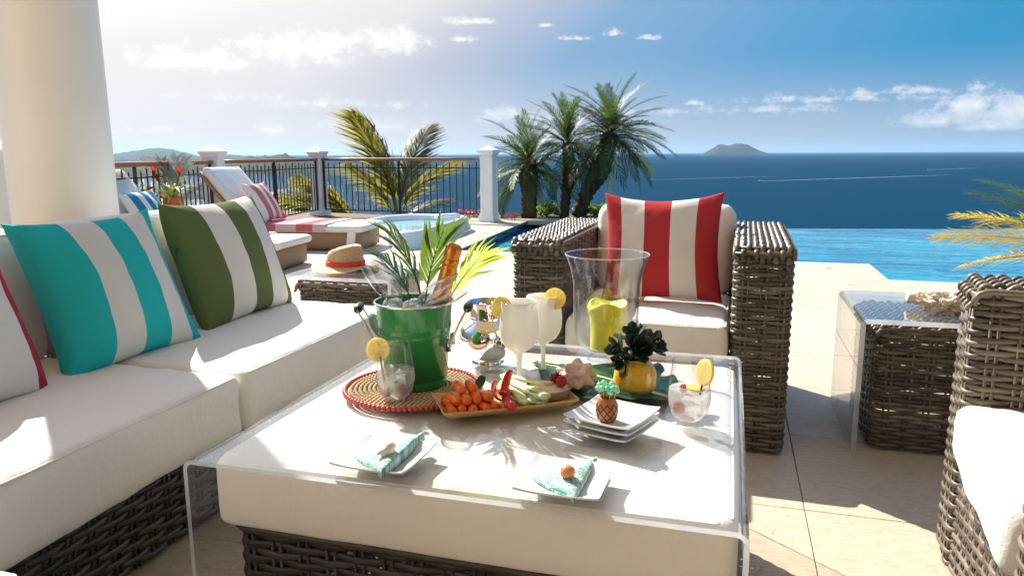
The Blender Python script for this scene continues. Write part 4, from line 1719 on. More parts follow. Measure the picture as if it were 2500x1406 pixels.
fl = mesh('flower', *join(*[xf(blade_leaf(.10, .03, .3, 4), Matrix.Rotation(a, 4, 'Z') @ Matrix.Rotation(R(-35), 4, 'Y')) for a in np.linspace(0, 2 * PI, 7)[:-1]]), M['flower_red'])
for p in ((-.16, -.06, .27), (.09, .02, .26), (-.17, -.14, .06), (-.11, -.08, .19)):
    link('flower', fl, bro, p)
    part('stem', *tube([(0, 0, 0), (p[0] * .6, p[1] * .6, p[2] * .6), p], .004, 5), M['cut_frond'], bro)

# ------------------------------------------------------------------ sea air
hzm = bpy.data.materials.new('sea_haze')
hzm.use_nodes = True
ht = NT(hzm.node_tree)
ht.n.clear()
ho = ht.new('ShaderNodeOutputMaterial')
pv = ht.new('ShaderNodeVolumePrincipled')
pv.inputs['Color'].default_value = (.42, .68, 1.0, 1)
pv.inputs['Density'].default_value = 1.9e-5
pv.inputs['Anisotropy'].default_value = 0.25
ht.link(pv.outputs[0], ho.inputs['Volume'])
hz_ = stuff(part('haze', *box(-43000, 43000, -43000, 43000, -62, 260), hzm, None, False))


# ================================================================== FURNITURE
def u_sheet(parent, x0, x1, y0, y1, zt, th=.02, r=.03):
    """one acrylic sheet bent down at both sides"""
    outer, inner = [], []
    outer += [(x0, 0.0)]
    inner += [(x0 + th, 0.0)]
    for k in range(7):
        a = R(180 - 90 * k / 6)
        outer.append((x0 + r + r * math.cos(a), zt - r + r * math.sin(a)))
        inner.append((x0 + r + (r - th) * math.cos(a), zt - r + (r - th) * math.sin(a)))
    for k in range(7):
        a = R(90 - 90 * k / 6)
        outer.append((x1 - r + r * math.cos(a), zt - r + r * math.sin(a)))
        inner.append((x1 - r + (r - th) * math.cos(a), zt - r + (r - th) * math.sin(a)))
    outer.append((x1, 0.0))
    inner.append((x1 - th, 0.0))
    n = len(outer)
    V = [(p[0], y0, p[1]) for p in outer] + [(p[0], y0, p[1]) for p in inner] + [(p[0], y1, p[1]) for p in outer] + [(p[0], y1, p[1]) for p in inner]
    F, E_ = [], []
    for i in range(n - 1):
        F.append((i, i + 1, 2 * n + i + 1, 2 * n + i))
        F.append((n + i + 1, n + i, 3 * n + i, 3 * n + i + 1))
        E_.append((i + 1, i, n + i, n + i + 1))
        E_.append((2 * n + i, 2 * n + i + 1, 3 * n + i + 1, 3 * n + i))
    F.append((0, n, 3 * n, 2 * n)[::-1])
    F.append((n - 1, 2 * n - 1, 4 * n - 1, 3 * n - 1))
    o = part('acrylic_sheet', V, F, M['acrylic'], parent, False)
    for k in (0, 1):
        q = E_[k::2]
        used = sorted({i for f in q for i in f})
        im = {i: j for j, i in enumerate(used)}
        part('polished_edge', [V[i] for i in used], [tuple(im[i] for i in f) for f in q], M['acrylic_edge'], o, False)
    return o


# ---- coffee table: acrylic bridge over a cushioned wicker ottoman
ct = thing('coffee_table', 'large clear acrylic coffee table bridging the white cushioned ottoman', 'coffee table', (0, 0, 0))
u_sheet(ct, -.945, .052, 1.055, 2.045, .48, .0085, .020)
ott = thing('ottoman', 'white cushioned wicker ottoman under the clear coffee table', 'ottoman', (0, 0, 0))
cushion('cushion', ott, (.96, .90, .141), (-.443, 1.55, .325), r=.026, puff=.0008, wr=.0012, seed=1.0)
wicker_box(ott, -.918, .015, 1.125, 1.98, .012, .322, 'wicker_shaded', .05, .06, .0165, None, 21, gap=1.0)
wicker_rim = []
stuff(part('wicker_rim', *tube([(p[0], p[1], .316) for p in round_rect(-.915, .012, 1.128, 1.977, .05)], .009, 6, closed=True), M['wicker_shaded'], ott))

# ---- sofa
sofa = thing('sofa', 'long wicker sofa with thick white cushions along the left', 'sofa', (0, 0, 0))
wicker_panel(sofa, (-1.375, .70), (-1.375, 2.60), .02, .285, (1, 0), 'wicker_shaded', .06, .0175, 31)
wicker_panel(sofa, (-1.375, 2.60), (-2.12, 2.60), .02, .285, (0, 1), 'wicker', .06, .0165, 32)
wicker_panel(sofa, (-2.13, .0), (-2.13, 2.60), .02, .76, (-1, 0), 'wicker', .06, .0165, 33)
wicker_panel(sofa, (-.93, .70), (-1.375, .70), .02, .285, (0, 1), 'wicker_shaded', .06, .0165, 34)
part('base_board', *box(-2.10, -1.42, .72, 2.57, .262, .276), M['wicker_shaded'], sofa, False)
cushion('seat_cushion', sofa, (.70, .935, .165), (-1.59, 2.105, .282), r=.026, puff=.010, wr=.006, seed=2.0)
cushion('seat_cushion', sofa, (.70, .88, .168), (-1.588, 1.188, .282), r=.026, puff=.012, wr=.006, seed=3.0)
cushion('seat_cushion', sofa, (1.20, .70, .165), (-1.52, .38, .282), r=.026, puff=.010, wr=.0035, seed=4.0)
cushion('back_cushion', sofa, (.17, .96, .385), (-1.955, 2.115, .438), rot=(0, R(-5), 0), r=.045, puff=.012, wr=.005, seed=5.0, n=(8, 22, 14))
cushion('back_cushion', sofa, (.17, .92, .385), (-1.955, 1.17, .438), rot=(0, R(-5), 0), r=.045, puff=.012, wr=.005, seed=6.0, n=(8, 22, 14))

# ---- armchairs
def armchair(loc, rz, label, seed):
    t = thing('armchair', label, 'armchair', loc, rz, 'woven armchairs round the coffee table')
    for s in (-1, 1):
        a = bpy.data.objects.new('arm', None)
        C.objects.link(a)
        a.parent = t
        x0, x1 = (-.49, -.29) if s < 0 else (.29, .49)
        wicker_box(a, x0, x1, -.475, .45, .012, .715, 'wicker', .028, .06, .0148, 'y', seed + s)
    a = bpy.data.objects.new('back', None)
    C.objects.link(a)
    a.parent = t
    wicker_box(a, -.288, .288, .33, .45, .012, .70, 'wicker', .028, .06, .0148, 'x', seed + 7)
    a = bpy.data.objects.new('front_apron', None)
    C.objects.link(a)
    a.parent = t
    wicker_panel(a, (-.29, -.455), (.29, -.455), .012, .315, (0, -1), 'wicker', .058, .0148, seed + 9)
    part('seat_board', *box(-.285, .285, -.44, .33, .292, .306), M['wicker_shaded'], t, False)
    cushion('seat_cushion', t, (.575, .64, .135), (0, -.170, .312), r=.034, puff=.010, wr=.007, seed=seed + .5)
    cushion('back_cushion', t, (.575, .165, .375), (0, .175, .435), rot=(R(-8), 0, 0), r=.05, puff=.012, wr=.005, seed=seed + 1.5, n=(20, 8, 14))
    return t


armchair((-.262, 3.03, 0), R(-1.0), 'woven armchair facing the camera, red striped pillow, beyond the coffee table', 40)
armchair((.985, 1.556, 0), R(-97), 'woven armchair cut off by the right edge, facing the table', 60)

# ---- acrylic side tables over wicker cubes
st = thing('side_table', 'clear acrylic side table holding pale coral between the armchairs', 'side table', (0, 0, 0), group='acrylic side tables over wicker cubes')
u_sheet(st, .443, 1.02, 2.655, 3.21, .477, .017, .026)
sq = thing('wicker_cube', 'brown wicker cube under the side table that holds the coral', 'stool', (0, 0, 0), group='wicker cubes under side tables')
wicker_box(sq, .50, .975, 2.695, 3.16, .012, .44, 'wicker', .04, .062, .0150, 'x', 81, gap=1.0)
st = thing('side_table', 'clear acrylic side table with the straw hat on it', 'side table', (0, 0, 0), group='acrylic side tables over wicker cubes')
u_sheet(st, -2.005, -1.43, 2.95, 3.50, .477, .017, .026)
sq = thing('wicker_cube', 'grey wicker cube under the side table that holds the straw hat', 'stool', (0, 0, 0), group='wicker cubes under side tables')
wicker_box(sq, -1.945, -1.49, 2.985, 3.46, .012, .44, 'wicker', .04, .062, .0150, 'x', 83)

# ---- throw pillows on the seating
pillow('throw_pillow', 'turquoise and white striped pillow on the sofa', 'turquoise_stripe', (.475, .455), (-1.728, 1.705, .645), frame_rot((.015, .43, .0), (-.15, -.085, .36)), .18, 1, 'striped pillows')
pillow('throw_pillow', 'olive green and white striped pillow on the sofa', 'green_stripe', (.515, .46), (-1.738, 2.265, .655), frame_rot((.01, .49, .012), (-.13, -.145, .375)), .18, 2, 'striped pillows')
pillow('throw_pillow', 'crimson edged white pillow at the left edge of the sofa', 'red_stripe_b', (.47, .46), (-1.715, 1.165, .655), frame_rot((.0, .45, .0), (-.15, -.10, .37)), .18, 3, 'striped pillows')
pillow('throw_pillow', 'red and white striped pillow on the armchair', 'red_stripe', (.465, .435), (-.247, 2.935, .665), frame_rot((1, .02, .02), (0, .30, .95)), .17, 4, 'striped pillows', sag=.018)

# ---- straw hat
hat = thing('straw_hat', 'straw hat with an orange-red ribbon on the left side table', 'hat', (-1.80, 3.215, .478), R(10))
n = 56
V, F = [], []
prof = [(.166, 0), (.163, .004), (.13, .006), (.100, .010), (.088, .015), (.085, .028), (.084, .045), (.083, .066), (.080, .085), (.073, .100), (.060, .107), (.042, .105), (.02, .098), (.002, .096)]
for i, (r, z) in enumerate(prof):
    for k in range(n):
        a = 2 * PI * k / n
        ex = 1.08 if i > 3 else 1.0
        x, y = r * math.cos(a) * ex, r * math.sin(a) * .95
        zz = z
        if i < 4:
            zz += .012 * math.cos(2 * a + .6) * (r - .09) / .06 + .004
        if i > 7:
            zz += .016 * (x / .08) - .016 * math.exp(-(y / .022) ** 2) * (1 if i > 9 else .3) * (1 - .3 * x / .08)
            y *= 1 - .10 * max(0, x / .08)
        V.append((x, y, zz))
for i in range(len(prof) - 1):
    for k in range(n):
        j = (k + 1) % n
        F.append((i * n + k, i * n + j, (i + 1) * n + j, (i + 1) * n + k))


def straw_weave():
    m, t = mat('woven_straw')
    sp_ = t.new('ShaderNodeSeparateXYZ')
    t.link(t.obj, sp_.inputs[0])
    r_ = t.math('SQRT', t.math('ADD', t.math('MULTIPLY', sp_.outputs[0], sp_.outputs[0]), t.math('MULTIPLY', sp_.outputs[1], sp_.outputs[1])))
    ring = t.math('SINE', t.math('MULTIPLY', t.math('ADD', r_, t.math('MULTIPLY', sp_.outputs[2], -1.0)), 1150.0))
    an = t.math('SINE', t.math('MULTIPLY', t.math('ARCTAN2', sp_.outputs[0], sp_.outputs[1]), 130.0))
    f = t.math('ADD', t.math('MULTIPLY', ring, .3), t.math('MULTIPLY', an, .2))
    f = t.math('ADD', f, t.noise(t.obj, 90.0, 3.0))
    col = t.ramp(f, [(0.0, (.36, .20, .09)), (.5, (.60, .40, .21)), (1.0, (.78, .60, .38))])
    principled(t, col, .7, 0, .3, t.bump(f, .5, .002))
    return m


M['woven_straw'] = straw_weave()
part('body', V, F, M['woven_straw'], hat)
part('band', *lathe([(.0905, .016), (.0905, .018), (.089, .040), (.0875, .0405)], 56), M['red_band'], hat, scale=(1.08, .96, 1))

# ---- coral on the right side table
def rough(vf, amp, sc, seed):
    o = []
    for v in vf[0]:
        p = Vector(v)
        k = noise.noise_vector(p * sc + Vector((seed, 0, 0))) * amp + noise.noise_vector(p * sc * 2.7 + Vector((0, seed, 0))) * amp * .5
        o.append(tuple(p + k))
    return o, vf[1]


pts = [(-.085 + .17 * k / 20, 0, .0) for k in range(21)]
rr = [.018 + .009 * math.sin(PI * k / 20) ** .5 + .0018 * math.sin(k * 2.2) for k in range(21)]
o = part('coral', *rough(tube(pts, rr, 16), .004, 55, 2), M['coral'], None, loc=(.72, 2.93, .512), rot=(0, R(-3), R(4)))
tag(o, 'ribbed roll of bleached coral at the back of the right side table', 'coral', 'bleached coral pieces')
o = part('coral', *rough(blob(.055, 5, .38, 2.8, 4.0, (1.45, .75, .62)), .016, 42, 5), M['coral'], None, loc=(.735, 2.80, .512), rot=(0, 0, R(8)))
tag(o, 'jagged cream chunk of coral in front of the ribbed coral roll', 'coral', 'bleached coral pieces')

# ================================================================== ON THE TABLE
TZ = .4805
# ---- woven placemat with coral beads
pm = thing('placemat', 'round woven straw placemat with a coral red bead border', 'placemat', (-.700, 1.545, TZ))
base_r = .150
segs = []
nr_ = 13
rs = random.Random(3)
for i in range(nr_):
    r0 = .012 + (base_r - .012) * (i + .5) / nr_
    cnt = max(8, int(2 * PI * r0 / .0115))
    for k in range(cnt):
        a0 = 2 * PI * (k + .5 * (i % 2)) / cnt
        a1 = a0 + 2 * PI / cnt * .62
        pts = [(r0 * math.cos(a0 + (a1 - a0) * q), r0 * math.sin(a0 + (a1 - a0) * q), .0062) for q in (0, .5, 1)]
        segs.append(tube(pts, [.0030, .0052, .0030], 5))
stuff(part('light_stitches', *join(*segs), M['straw'], pm))
coil = []
for i in range(nr_):
    r0 = .012 + (base_r - .012) * (i + .5) / nr_
    coil.append(tube([(r0 * math.cos(2 * PI * k / 48), r0 * math.sin(2 * PI * k / 48), .0042) for k in range(48)], .0046, 5, closed=True))
M['coil'] = simple('brown_coil', (.20, .115, .055), .8, var=.35, nscale=90)
stuff(part('coil', *join(*coil), M['coil'], pm))
bead = mesh('bead', *lathe([(0, -.0062)] + [(.0066 * math.sin(PI * k / 6), -.0062 * math.cos(PI * k / 6)) for k in range(1, 6)] + [(0, .0062)], 10), M['coral_bead'])
nb = 84
for k in range(nb):
    a = 2 * PI * k / nb
    link('bead', bead, pm, (.1585 * math.cos(a), .1585 * math.sin(a), .0066), (rs.uniform(-.2, .2), 0, a))

# ---- green ice bucket
bk = thing('ice_bucket', 'shiny green enamel ice bucket on the woven placemat', 'bucket', (-.700, 1.562, TZ + .0105))
prof = [(0, .003), (.068, .003), (.072, 0), (.0735, .004), (.0765, .06), (.0815, .120), (.0832, .124), (.0832, .130), (.0825, .134), (.0865, .165), (.0902, .196), (.0915, .199)]
part('body', *lathe(prof, 64), M['green_enamel'], bk)
part('lining', *lathe([(.0885, .199), (.087, .190), (.075, .02), (0, .015)], 48), M['green_enamel'], bk)
part('rim', *tube([(.0912 * math.cos(2 * PI * k / 64), .0912 * math.sin(2 * PI * k / 64), .200) for k in range(64)], .0028, 8, closed=True), M['chrome'], bk)
for s, tilt in ((200, 0), (14, 0)):
    a = R(s)
    d, tn = Vector((math.cos(a), math.sin(a), 0)), Vector((-math.sin(a), math.cos(a), 0))
    h = bpy.data.objects.new('handle', None)
    C.objects.link(h)
    h.parent = bk
    A1 = d * .0835 + tn * .034 + Vector((0, 0, .108))
    B1 = d * .0835 - tn * .034 + Vector((0, 0, .108))
    G = d * .128 + Vector((0, 0, .186))
    part('wire', *tube([A1 - Vector((0, 0, .012)), A1 + d * .006, A1 * .45 + (G + tn * .034) * .55, G + tn * .030, G, G - tn * .030, B1 * .45 + (G - tn * .034) * .55, B1 + d * .006, B1 - Vector((0, 0, .012))], .0021, 8), M['steel'], h)
    part('grip', *tube([G - tn * .030, G - tn * .027, G - tn * .01, G + tn * .01, G + tn * .027, G + tn * .030], [.004, .0085, .0112, .0112, .0085, .004], 14), M['black_plastic'], h)
    for q in (A1, B1):
        part('bracket', *tube([q - Vector((0, 0, .020)) + d * .0005, q + Vector((0, 0, .008)) + d * .0025], [.0065, .0065], 8), M['steel'], h)
BK = Vector((-.700, 1.562, TZ + .0105))
rs = random.Random(12)
icem = [mesh('ice_cube', *rbox(.030, .028, .024, .006, 3, 3, 3, 0, 0, .002, k), M['ice']) for k in range(3)]
for k in range(34):
    a, q = rs.uniform(0, 2 * PI), (rs.random() ** .5) * .068
    o = link('ice_cube', icem[k % 3], None, BK + Vector((math.cos(a) * q, math.sin(a) * q, rs.uniform(.155, .186))), (rs.uniform(0, 3), rs.uniform(0, 3), rs.uniform(0, 3)))
    tag(o, 'clear ice cube heaped in the green bucket', 'ice cube', 'ice cubes in the green bucket')
stuff_ = part('ice_fill', *lathe([(.0, .150), (.078, .150)], 32), M['ice'], bk)


def aim(o, d, roll=0):
    q = Vector(d).to_track_quat('Z', 'Y')
    o.rotation_mode = 'QUATERNION'
    o.rotation_quaternion = q


# bottle
bo = thing('bottle', 'champagne bottle with orange-gold foil neck in the ice bucket', 'bottle', (-.682, 1.566, .535))
aim(bo, (.255, .080, .96))
part('body', *lathe(spline([(0, 0), (.036, 0), (.040, .012), (.040, .10), (.036, .125), (.024, .165), (.0175, .19)], 4), 32), M['bottle_green'], bo)
part('foil', *lathe(spline([(.0262, .150), (.0225, .172), (.0192, .20), (.0178, .235), (.0178, .248), (.0198, .252), (.0198, .262), (.0185, .266), (.0195, .285), (.0165, .297), (.006, .301), (0, .301)], 3), 32), M['foil'], bo)


def flute(loc, d, label, r=.029, L=.115):
    t = thing('champagne_flute', label, 'champagne glass', loc, group='empty flutes standing in the ice bucket')
    aim(t, d)
    prof = [(0, -.115), (.028, -.113), (.030, -.111), (.006, -.104), (.0036, -.09), (.0034, -.01), (.006, .0), (.016, .012), (r * .85, .035), (r, .065), (r * .98, .09), (r * .86, L)]
    part('bowl', *lathe(spline(prof[5:], 4), 32), M['crystal'], t)
    part('stem', *lathe(spline(prof[:6], 3), 20), M['crystal'], t)
    part('lip', *tube([(r * .86 * math.cos(2 * PI * k / 32), r * .86 * math.sin(2 * PI * k / 32), L) for k in range(32)], .0009, 6, closed=True), M['glass'], t)
    return t


flute((-.722, 1.532, .690), (-.56, -.10, .80), 'empty flute tipped to the left in the ice bucket')
flute((-.672, 1.520, .690), (.88, .10, .45), 'empty flute tipped to the right in the ice bucket', .030)

# cut palm leaves in the bucket
cl = [mesh('blade', *frond(.22, 11, .135, .0105, .30, 42, 14, .55, .30, .0032, 60 + k), M['cut_frond']) for k in range(2)]
ll = mesh('blade', *frond(.16, 10, .115, .0095, .25, 48, 8, .5, .25, .003, 66), M['lime_frond'])


def cutleaf(me, loc, yaw, pitch, roll, s, label):
    t = thing('palm_leaf', label, 'palm leaf', tuple(loc), group='cut palm leaves in the ice bucket')
    place_frond(me, t, (0, 0, 0), R(yaw), R(pitch), R(roll), s, 'leaf_blade')


cutleaf(cl[0], (-.690, 1.595, .660), 175, 78, 60, .95, 'dark green cut palm leaf arching left out of the ice bucket')
cutleaf(cl[1], (-.690, 1.600, .655), 40, 82, -75, .95, 'dark green cut palm leaf standing upright in the ice bucket')
cutleaf(cl[0], (-.715, 1.600, .650), 150, 62, 20, .8, 'smaller green cut palm leaf behind the tipped flute')
cutleaf(ll, (-.640, 1.600, .665), 40, 58, -60, 1.05, 'bright lime palm leaf spreading right behind the bottle')

# ---- lemon slices
def lemon(loc, nrm, label, r=.0265, up_=(0, 0, 1)):
    t = thing('lemon_slice', label, 'lemon slice', tuple(loc), group='lemon slices on the glasses')
    aim(t, nrm)
    th = .0028
    ri = lathe([(r * .93, -th), (r, -th * .8), (r, th * .8), (r * .93, th)], 36)
    part('rind', *ri, M['lemon_rind'], t)
    part('pith', *lathe([(0, -th), (r * .93, -th)], 36), M['lemon_pith'], t)
    part('pith', *lathe([(r * .93, th), (0, th)], 36), M['lemon_pith'], t)
    k = 9
    V, F = [], []
    sg = []
    for i in range(k):
        a0, a1 = 2 * PI * (i + .07) / k, 2 * PI * (i + .93) / k
        am = (a0 + a1) / 2
        c = (math.cos(am) * r * .10, math.sin(am) * r * .10)
        for zs in (1, -1):
            ring = [(c[0], c[1], zs * (th + .0004))] + [(math.cos(a0 + (a1 - a0) * q / 4) * r * .83, math.sin(a0 + (a1 - a0) * q / 4) * r * .83, zs * (th + .0004)) for q in range(5)]
            b = len(V)
            V += ring
            F += [tuple(range(b, b + 6))] if zs > 0 else [tuple(range(b + 5, b - 1, -1))]
    part('pulp', V, F, M['lemon_pulp'], t, False)


toc = Vector((0, 0, EYE))

# ---- stemless tumblers
def berry(loc, r, m, label, group, seed):
    bm = []
    g = 2.399963
    for k in range(34):
        z = 1 - 2 * (k + .5) / 34
        q = math.sqrt(1 - z * z)
        c = Vector((math.cos(k * g) * q, math.sin(k * g) * q, z * 1.1)) * r * .78
        v, f = blob(r * .30, 1, 0)
        bm.append(([tuple(Vector(x) + c) for x in v], f))
    bm.append(blob(r * .8, 2, 0))
    o = part('raspberry' if m == 'raspberry' else 'blackberry', *join(*bm), M[m], None, loc=tuple(loc), rot=(seed, seed * 2, 0))
    tag(o, label, 'berry', group)


def tumbler(loc, label, liquid, tint=None):
    t = thing('tumbler', label, 'glass', tuple(loc), group='stemless glasses with lemon')
    prof = spline([(.0, .0045), (.018, .0042), (.0235, .0), (.026, .003), (.037, .020), (.0428, .042), (.0435, .058), (.041, .085), (.0375, .110), (.0355, .130)], 4)
    part('wall', *lathe(prof, 48), M['thin_glass'], t)
    part('lip', *tube([(.0355 * math.cos(2 * PI * k / 48), .0355 * math.sin(2 * PI * k / 48), .130) for k in range(48)], .0009, 6, closed=True), M['glass'], t)
    inner = [(0, .006), (.022, .006), (.035, .022), (.0408, .042), (.0415, .058), (.0405, liquid), (.0, liquid)]
    inner = spline(inner[:6], 3) + [(0, liquid)]
    part('drink', *lathe(inner, 40), M['drink'], t)
    return t


L1 = Vector((-.695, 1.443, TZ + .0095))
tumbler(L1, 'stemless glass of clear drink with a lemon slice, on the woven placemat', .070)
tv = (toc - L1).normalized()
lemon(L1 + Vector((-.036, -.012, .115)), tv + Vector((-.25, 0, 0)), 'round lemon slice on the rim of the glass on the placemat')
berry(L1 + Vector((.020, -.012, .028)), .0105, 'raspberry', 'red raspberry sunk in the glass on the placemat', 'berries in the drinks', 1)
berry(L1 + Vector((-.014, -.016, .020)), .0105, 'blackberry', 'dark blackberry sunk in the glass on the placemat', 'berries in the drinks', 2)
for k in range(5):
    a = k * 1.3
    o = link('ice_cube', icem[k % 3], None, L1 + Vector((math.cos(a) * .018, math.sin(a) * .018, .058 + .006 * (k % 2))), (k, k * 2, k * .7), (.75, .75, .6))
    tag(o, 'ice cube floating in the glass on the placemat', 'ice cube', 'ice cubes in the glass on the placemat')
o = part('drink_stirrer', *tube([(-.015, -.02, .01), (-.022, -.03, .105)], .0022, 8), M['stick'], None, loc=tuple(L1))
tag(o, 'slim pale stirrer in the glass on the placemat', 'stirrer')
L2 = Vector((-.062, 1.500, TZ))
tumbler(L2, 'stemless glass of pinkish drink at the right end of the table', .072)
lemon(L2 + Vector((.030, -.012, .112)), Vector((-.80, -.62, .2)), 'lemon slice on the rim of the glass at the table end', .027)
berry(L2 + Vector((-.018, -.016, .034)), .0125, 'raspberry', 'red raspberry sunk low in the glass at the table end', 'berries in the drinks', 3)
berry(L2 + Vector((-.012, .004, .070)), .009, 'raspberry', 'red raspberry floating on top of the glass at the table end', 'berries in the drinks', 4)
o = part('drink_stirrer', *tube([(.022, -.01, .062), (.030, -.012, .112)], .0022, 8), M['black_plastic'], None, loc=tuple(L2))
tag(o, 'slim black stirrer in the glass at the table end', 'stirrer')
lemon(L2 + Vector((.012, .0, .0735)), Vector((.1, -.1, 1)), 'lemon slice floating in the glass at the table end', .018)

# ---- chrome vase
cv = thing('chrome_vase', 'round mirror-polished chrome vase behind the ice bucket', 'vase', (-.602, 1.812, TZ))
part('body', *lathe(spline([(0, .0), (.040, .0), (.0435, .004), (.042, .010), (.045, .014), (.058, .026), (.0705, .050), (.0740, .074), (.068, .096), (.054, .112), (.0455, .120), (.044, .128), (.0465, .150), (.0515, .164), (.0515, .166)], 4), 64), M['chrome'], cv)
part('lining', *lathe([(.050, .166), (.044, .150), (.042, .128), (.05, .10), (.05, .05), (0, .04)], 48), M['chrome'], cv)

# ---- goblets
def goblet(loc, label, h=.204):
    t = thing('goblet', label, 'goblet', tuple(loc), group='milky white goblets with lemon')
    k = h / .204
    prof = spline([(.0, .0), (.043, .0), (.0445, .0018), (.036, .0045), (.012, .009), (.0062, .022), (.0056, .05), (.0066, .076), (.014, .086), (.032, .098), (.0435, .118), (.0468, .142), (.0452, .170), (.0422, .204), (.0412, .2045)], 4)
    part('body', *lathe([(r, z * k) for r, z in prof], 56), M['milk'], t)
    part('drink', *lathe([(.0412, .2045 * k), (.0424, .190 * k), (0, .189 * k)], 40), M['milk'], t)


G1, G2 = Vector((-.463, 1.630, TZ)), Vector((-.432, 1.742, TZ))
goblet(G1, 'milky white goblet nearer the front, lemon slice on its left', .206)
goblet(G2, 'milky white goblet behind the other, lemon slice on its right', .200)
lemon(G1 + Vector((-.042, -.006, .192)), (toc - G1).normalized() + Vector((-.5, 0, 0)), 'lemon slice on the left rim of the front white goblet', .0265)
lemon(G2 + Vector((.034, -.018, .200)), (toc - G2).normalized() + Vector((.2, 0, 0)), 'lemon slice on the right rim of the rear white goblet', .0265)

# ---- big green leaf under the vase
def monstera():
    V, F = [], []
    L, Wd = .42, .17
    nseg = 40
    rows = 7
    for side in (1, -1):
        base_i = len(V)
        for i in range(nseg + 1):
            t = i / nseg
            hw = Wd * (math.sin(PI * (.06 + .92 * t)) ** .62) * (1 - .22 * t)
            lob = .5 + .5 * math.cos(2 * PI * 6 * t + .4)
            cut = .62 + .38 * min(1, (lob * 2.2) ** .5)
            for j in range(rows + 1):
                f = j / rows
                wv = hw * f * (cut if f > .55 else 1)
                x = L * t + .10 * f * L * (1 - t) * (1 if t > .02 else .3) - .04 * f * f
                z = .006 + .014 * f * f * math.sin(7 * t + side) + .008 * math.sin(PI * t) + .006 * math.cos(2 * PI * 6 * t) * f
                V.append((x, side * wv, max(.0015, z)))
        for i in range(nseg):
            for j in range(rows):
                a = base_i + i * (rows + 1) + j
                q = (a, a + rows + 1, a + rows + 2, a + 1)
                F.append(q if side > 0 else q[::-1])
    return V, F


ml = thing('monstera_leaf', 'large dark green leaf spread under the candle vase', 'leaf', (-.105, 1.62, TZ), math.atan2(.22, -.42))
part('blade', *monstera(), M['monstera'], ml)
part('midrib', *tube([(-.03, 0, .006), (.1, 0, .012), (.25, 0, .016), (.40, 0, .010)], [.004, .0035, .0025, .001], 6), M['celery'], ml)

# ---- hurricane vase with candle
HV = Vector((-.297, 1.880, TZ + .012))
hv = thing('hurricane_vase', 'tall flared clear glass hurricane vase on the table', 'vase', tuple(HV))
part('wall', *lathe(spline([(.0, .020), (.030, .021), (.056, .030), (.074, .050), (.083, .080), (.0855, .12), (.0855, .165), (.0875, .205), (.094, .240), (.1035, .268), (.109, .280)], 5), 72), M['glass'], hv)
part('inner_wall', *lathe(spline([(.0, .026), (.030, .027), (.054, .036), (.071, .054), (.080, .082), (.0825, .12), (.0825, .165), (.0845, .205), (.091, .240), (.1005, .267), (.1065, .280)], 5), 72), M['thin_glass'], hv)
part('foot', *lathe(spline([(0, 0), (.044, 0), (.046, .003), (.043, .008), (.028, .014), (.026, .018), (.032, .021)], 3), 48), M['glass'], hv)
part('lip', *tube([(.1078 * math.cos(2 * PI * k / 64), .1078 * math.sin(2 * PI * k / 64), .2805) for k in range(64)], .0016, 8, closed=True), M['ice'], hv)
V, F = lathe(spline([(0, .0), (.040, .0), (.043, .006), (.042, .05), (.045, .085), (.0495, .105), (.0505, .115), (.045, .123), (.036, .118), (.02, .112), (0, .11)], 4), 40)
V = [(x * (1 + .07 * math.sin(2 * math.atan2(y, x) + .6 + z * 9)), y * (1 + .05 * math.sin(3 * math.atan2(y, x) + z * 20)), z + (.006 * math.sin(3 * math.atan2(y, x)) if z > .1 else 0)) for x, y, z in V]
cd = thing('candle', 'half-melted lime yellow candle inside the hurricane vase', 'candle', tuple(HV + Vector((.006, -.004, .031))))
part('wax', V, F, M['candle'], cd)
part('wick', *tube([(0, 0, .11), (.001, 0, .118), (.004, 0, .124)], .0009, 5), M['black_plastic'], cd)

# ---- yellow pot with succulent
PT = Vector((-.193, 1.668, TZ + .004))
yp = thing('yellow_pot', 'round yellow glazed pot with an unglazed grey base', 'pot', tuple(PT))
part('body', *lathe(spline([(0, 0), (.046, 0), (.0495, .004), (.0505, .014), (.0500, .030), (.0475, .048), (.040, .064), (.030, .072), (.028, .076), (.024, .074)], 4), 56), M['yellow_glaze'], yp)
su = thing('succulent', 'dark green black succulent rosettes planted in the yellow pot', 'succulent', tuple(PT + Vector((0, 0, .072))))


def fleshy(L, wd):
    V, F = [], []
    seg = 6
    for i in range(seg + 1):
        t = i / seg
        hw = wd / 2 * (.35 + .9 * t) * (1 - max(0, (t - .62) / .38) ** 2.2) + .0004
        x = L * t
        z = L * (.10 * t + .34 * t * t)
        th = .0035 * (1 - t) + .0012
        V += [(x, -hw, z + hw * .25), (x, 0, z), (x, hw, z + hw * .25), (x, 0, z - th)]
        if i:
            a = 4 * i
            F += [(a - 4, a - 3, a + 1, a), (a - 3, a - 2, a + 2, a + 1), (a - 2, a - 1, a + 3, a + 2), (a - 1, a - 4, a, a + 3)]
    return V, F


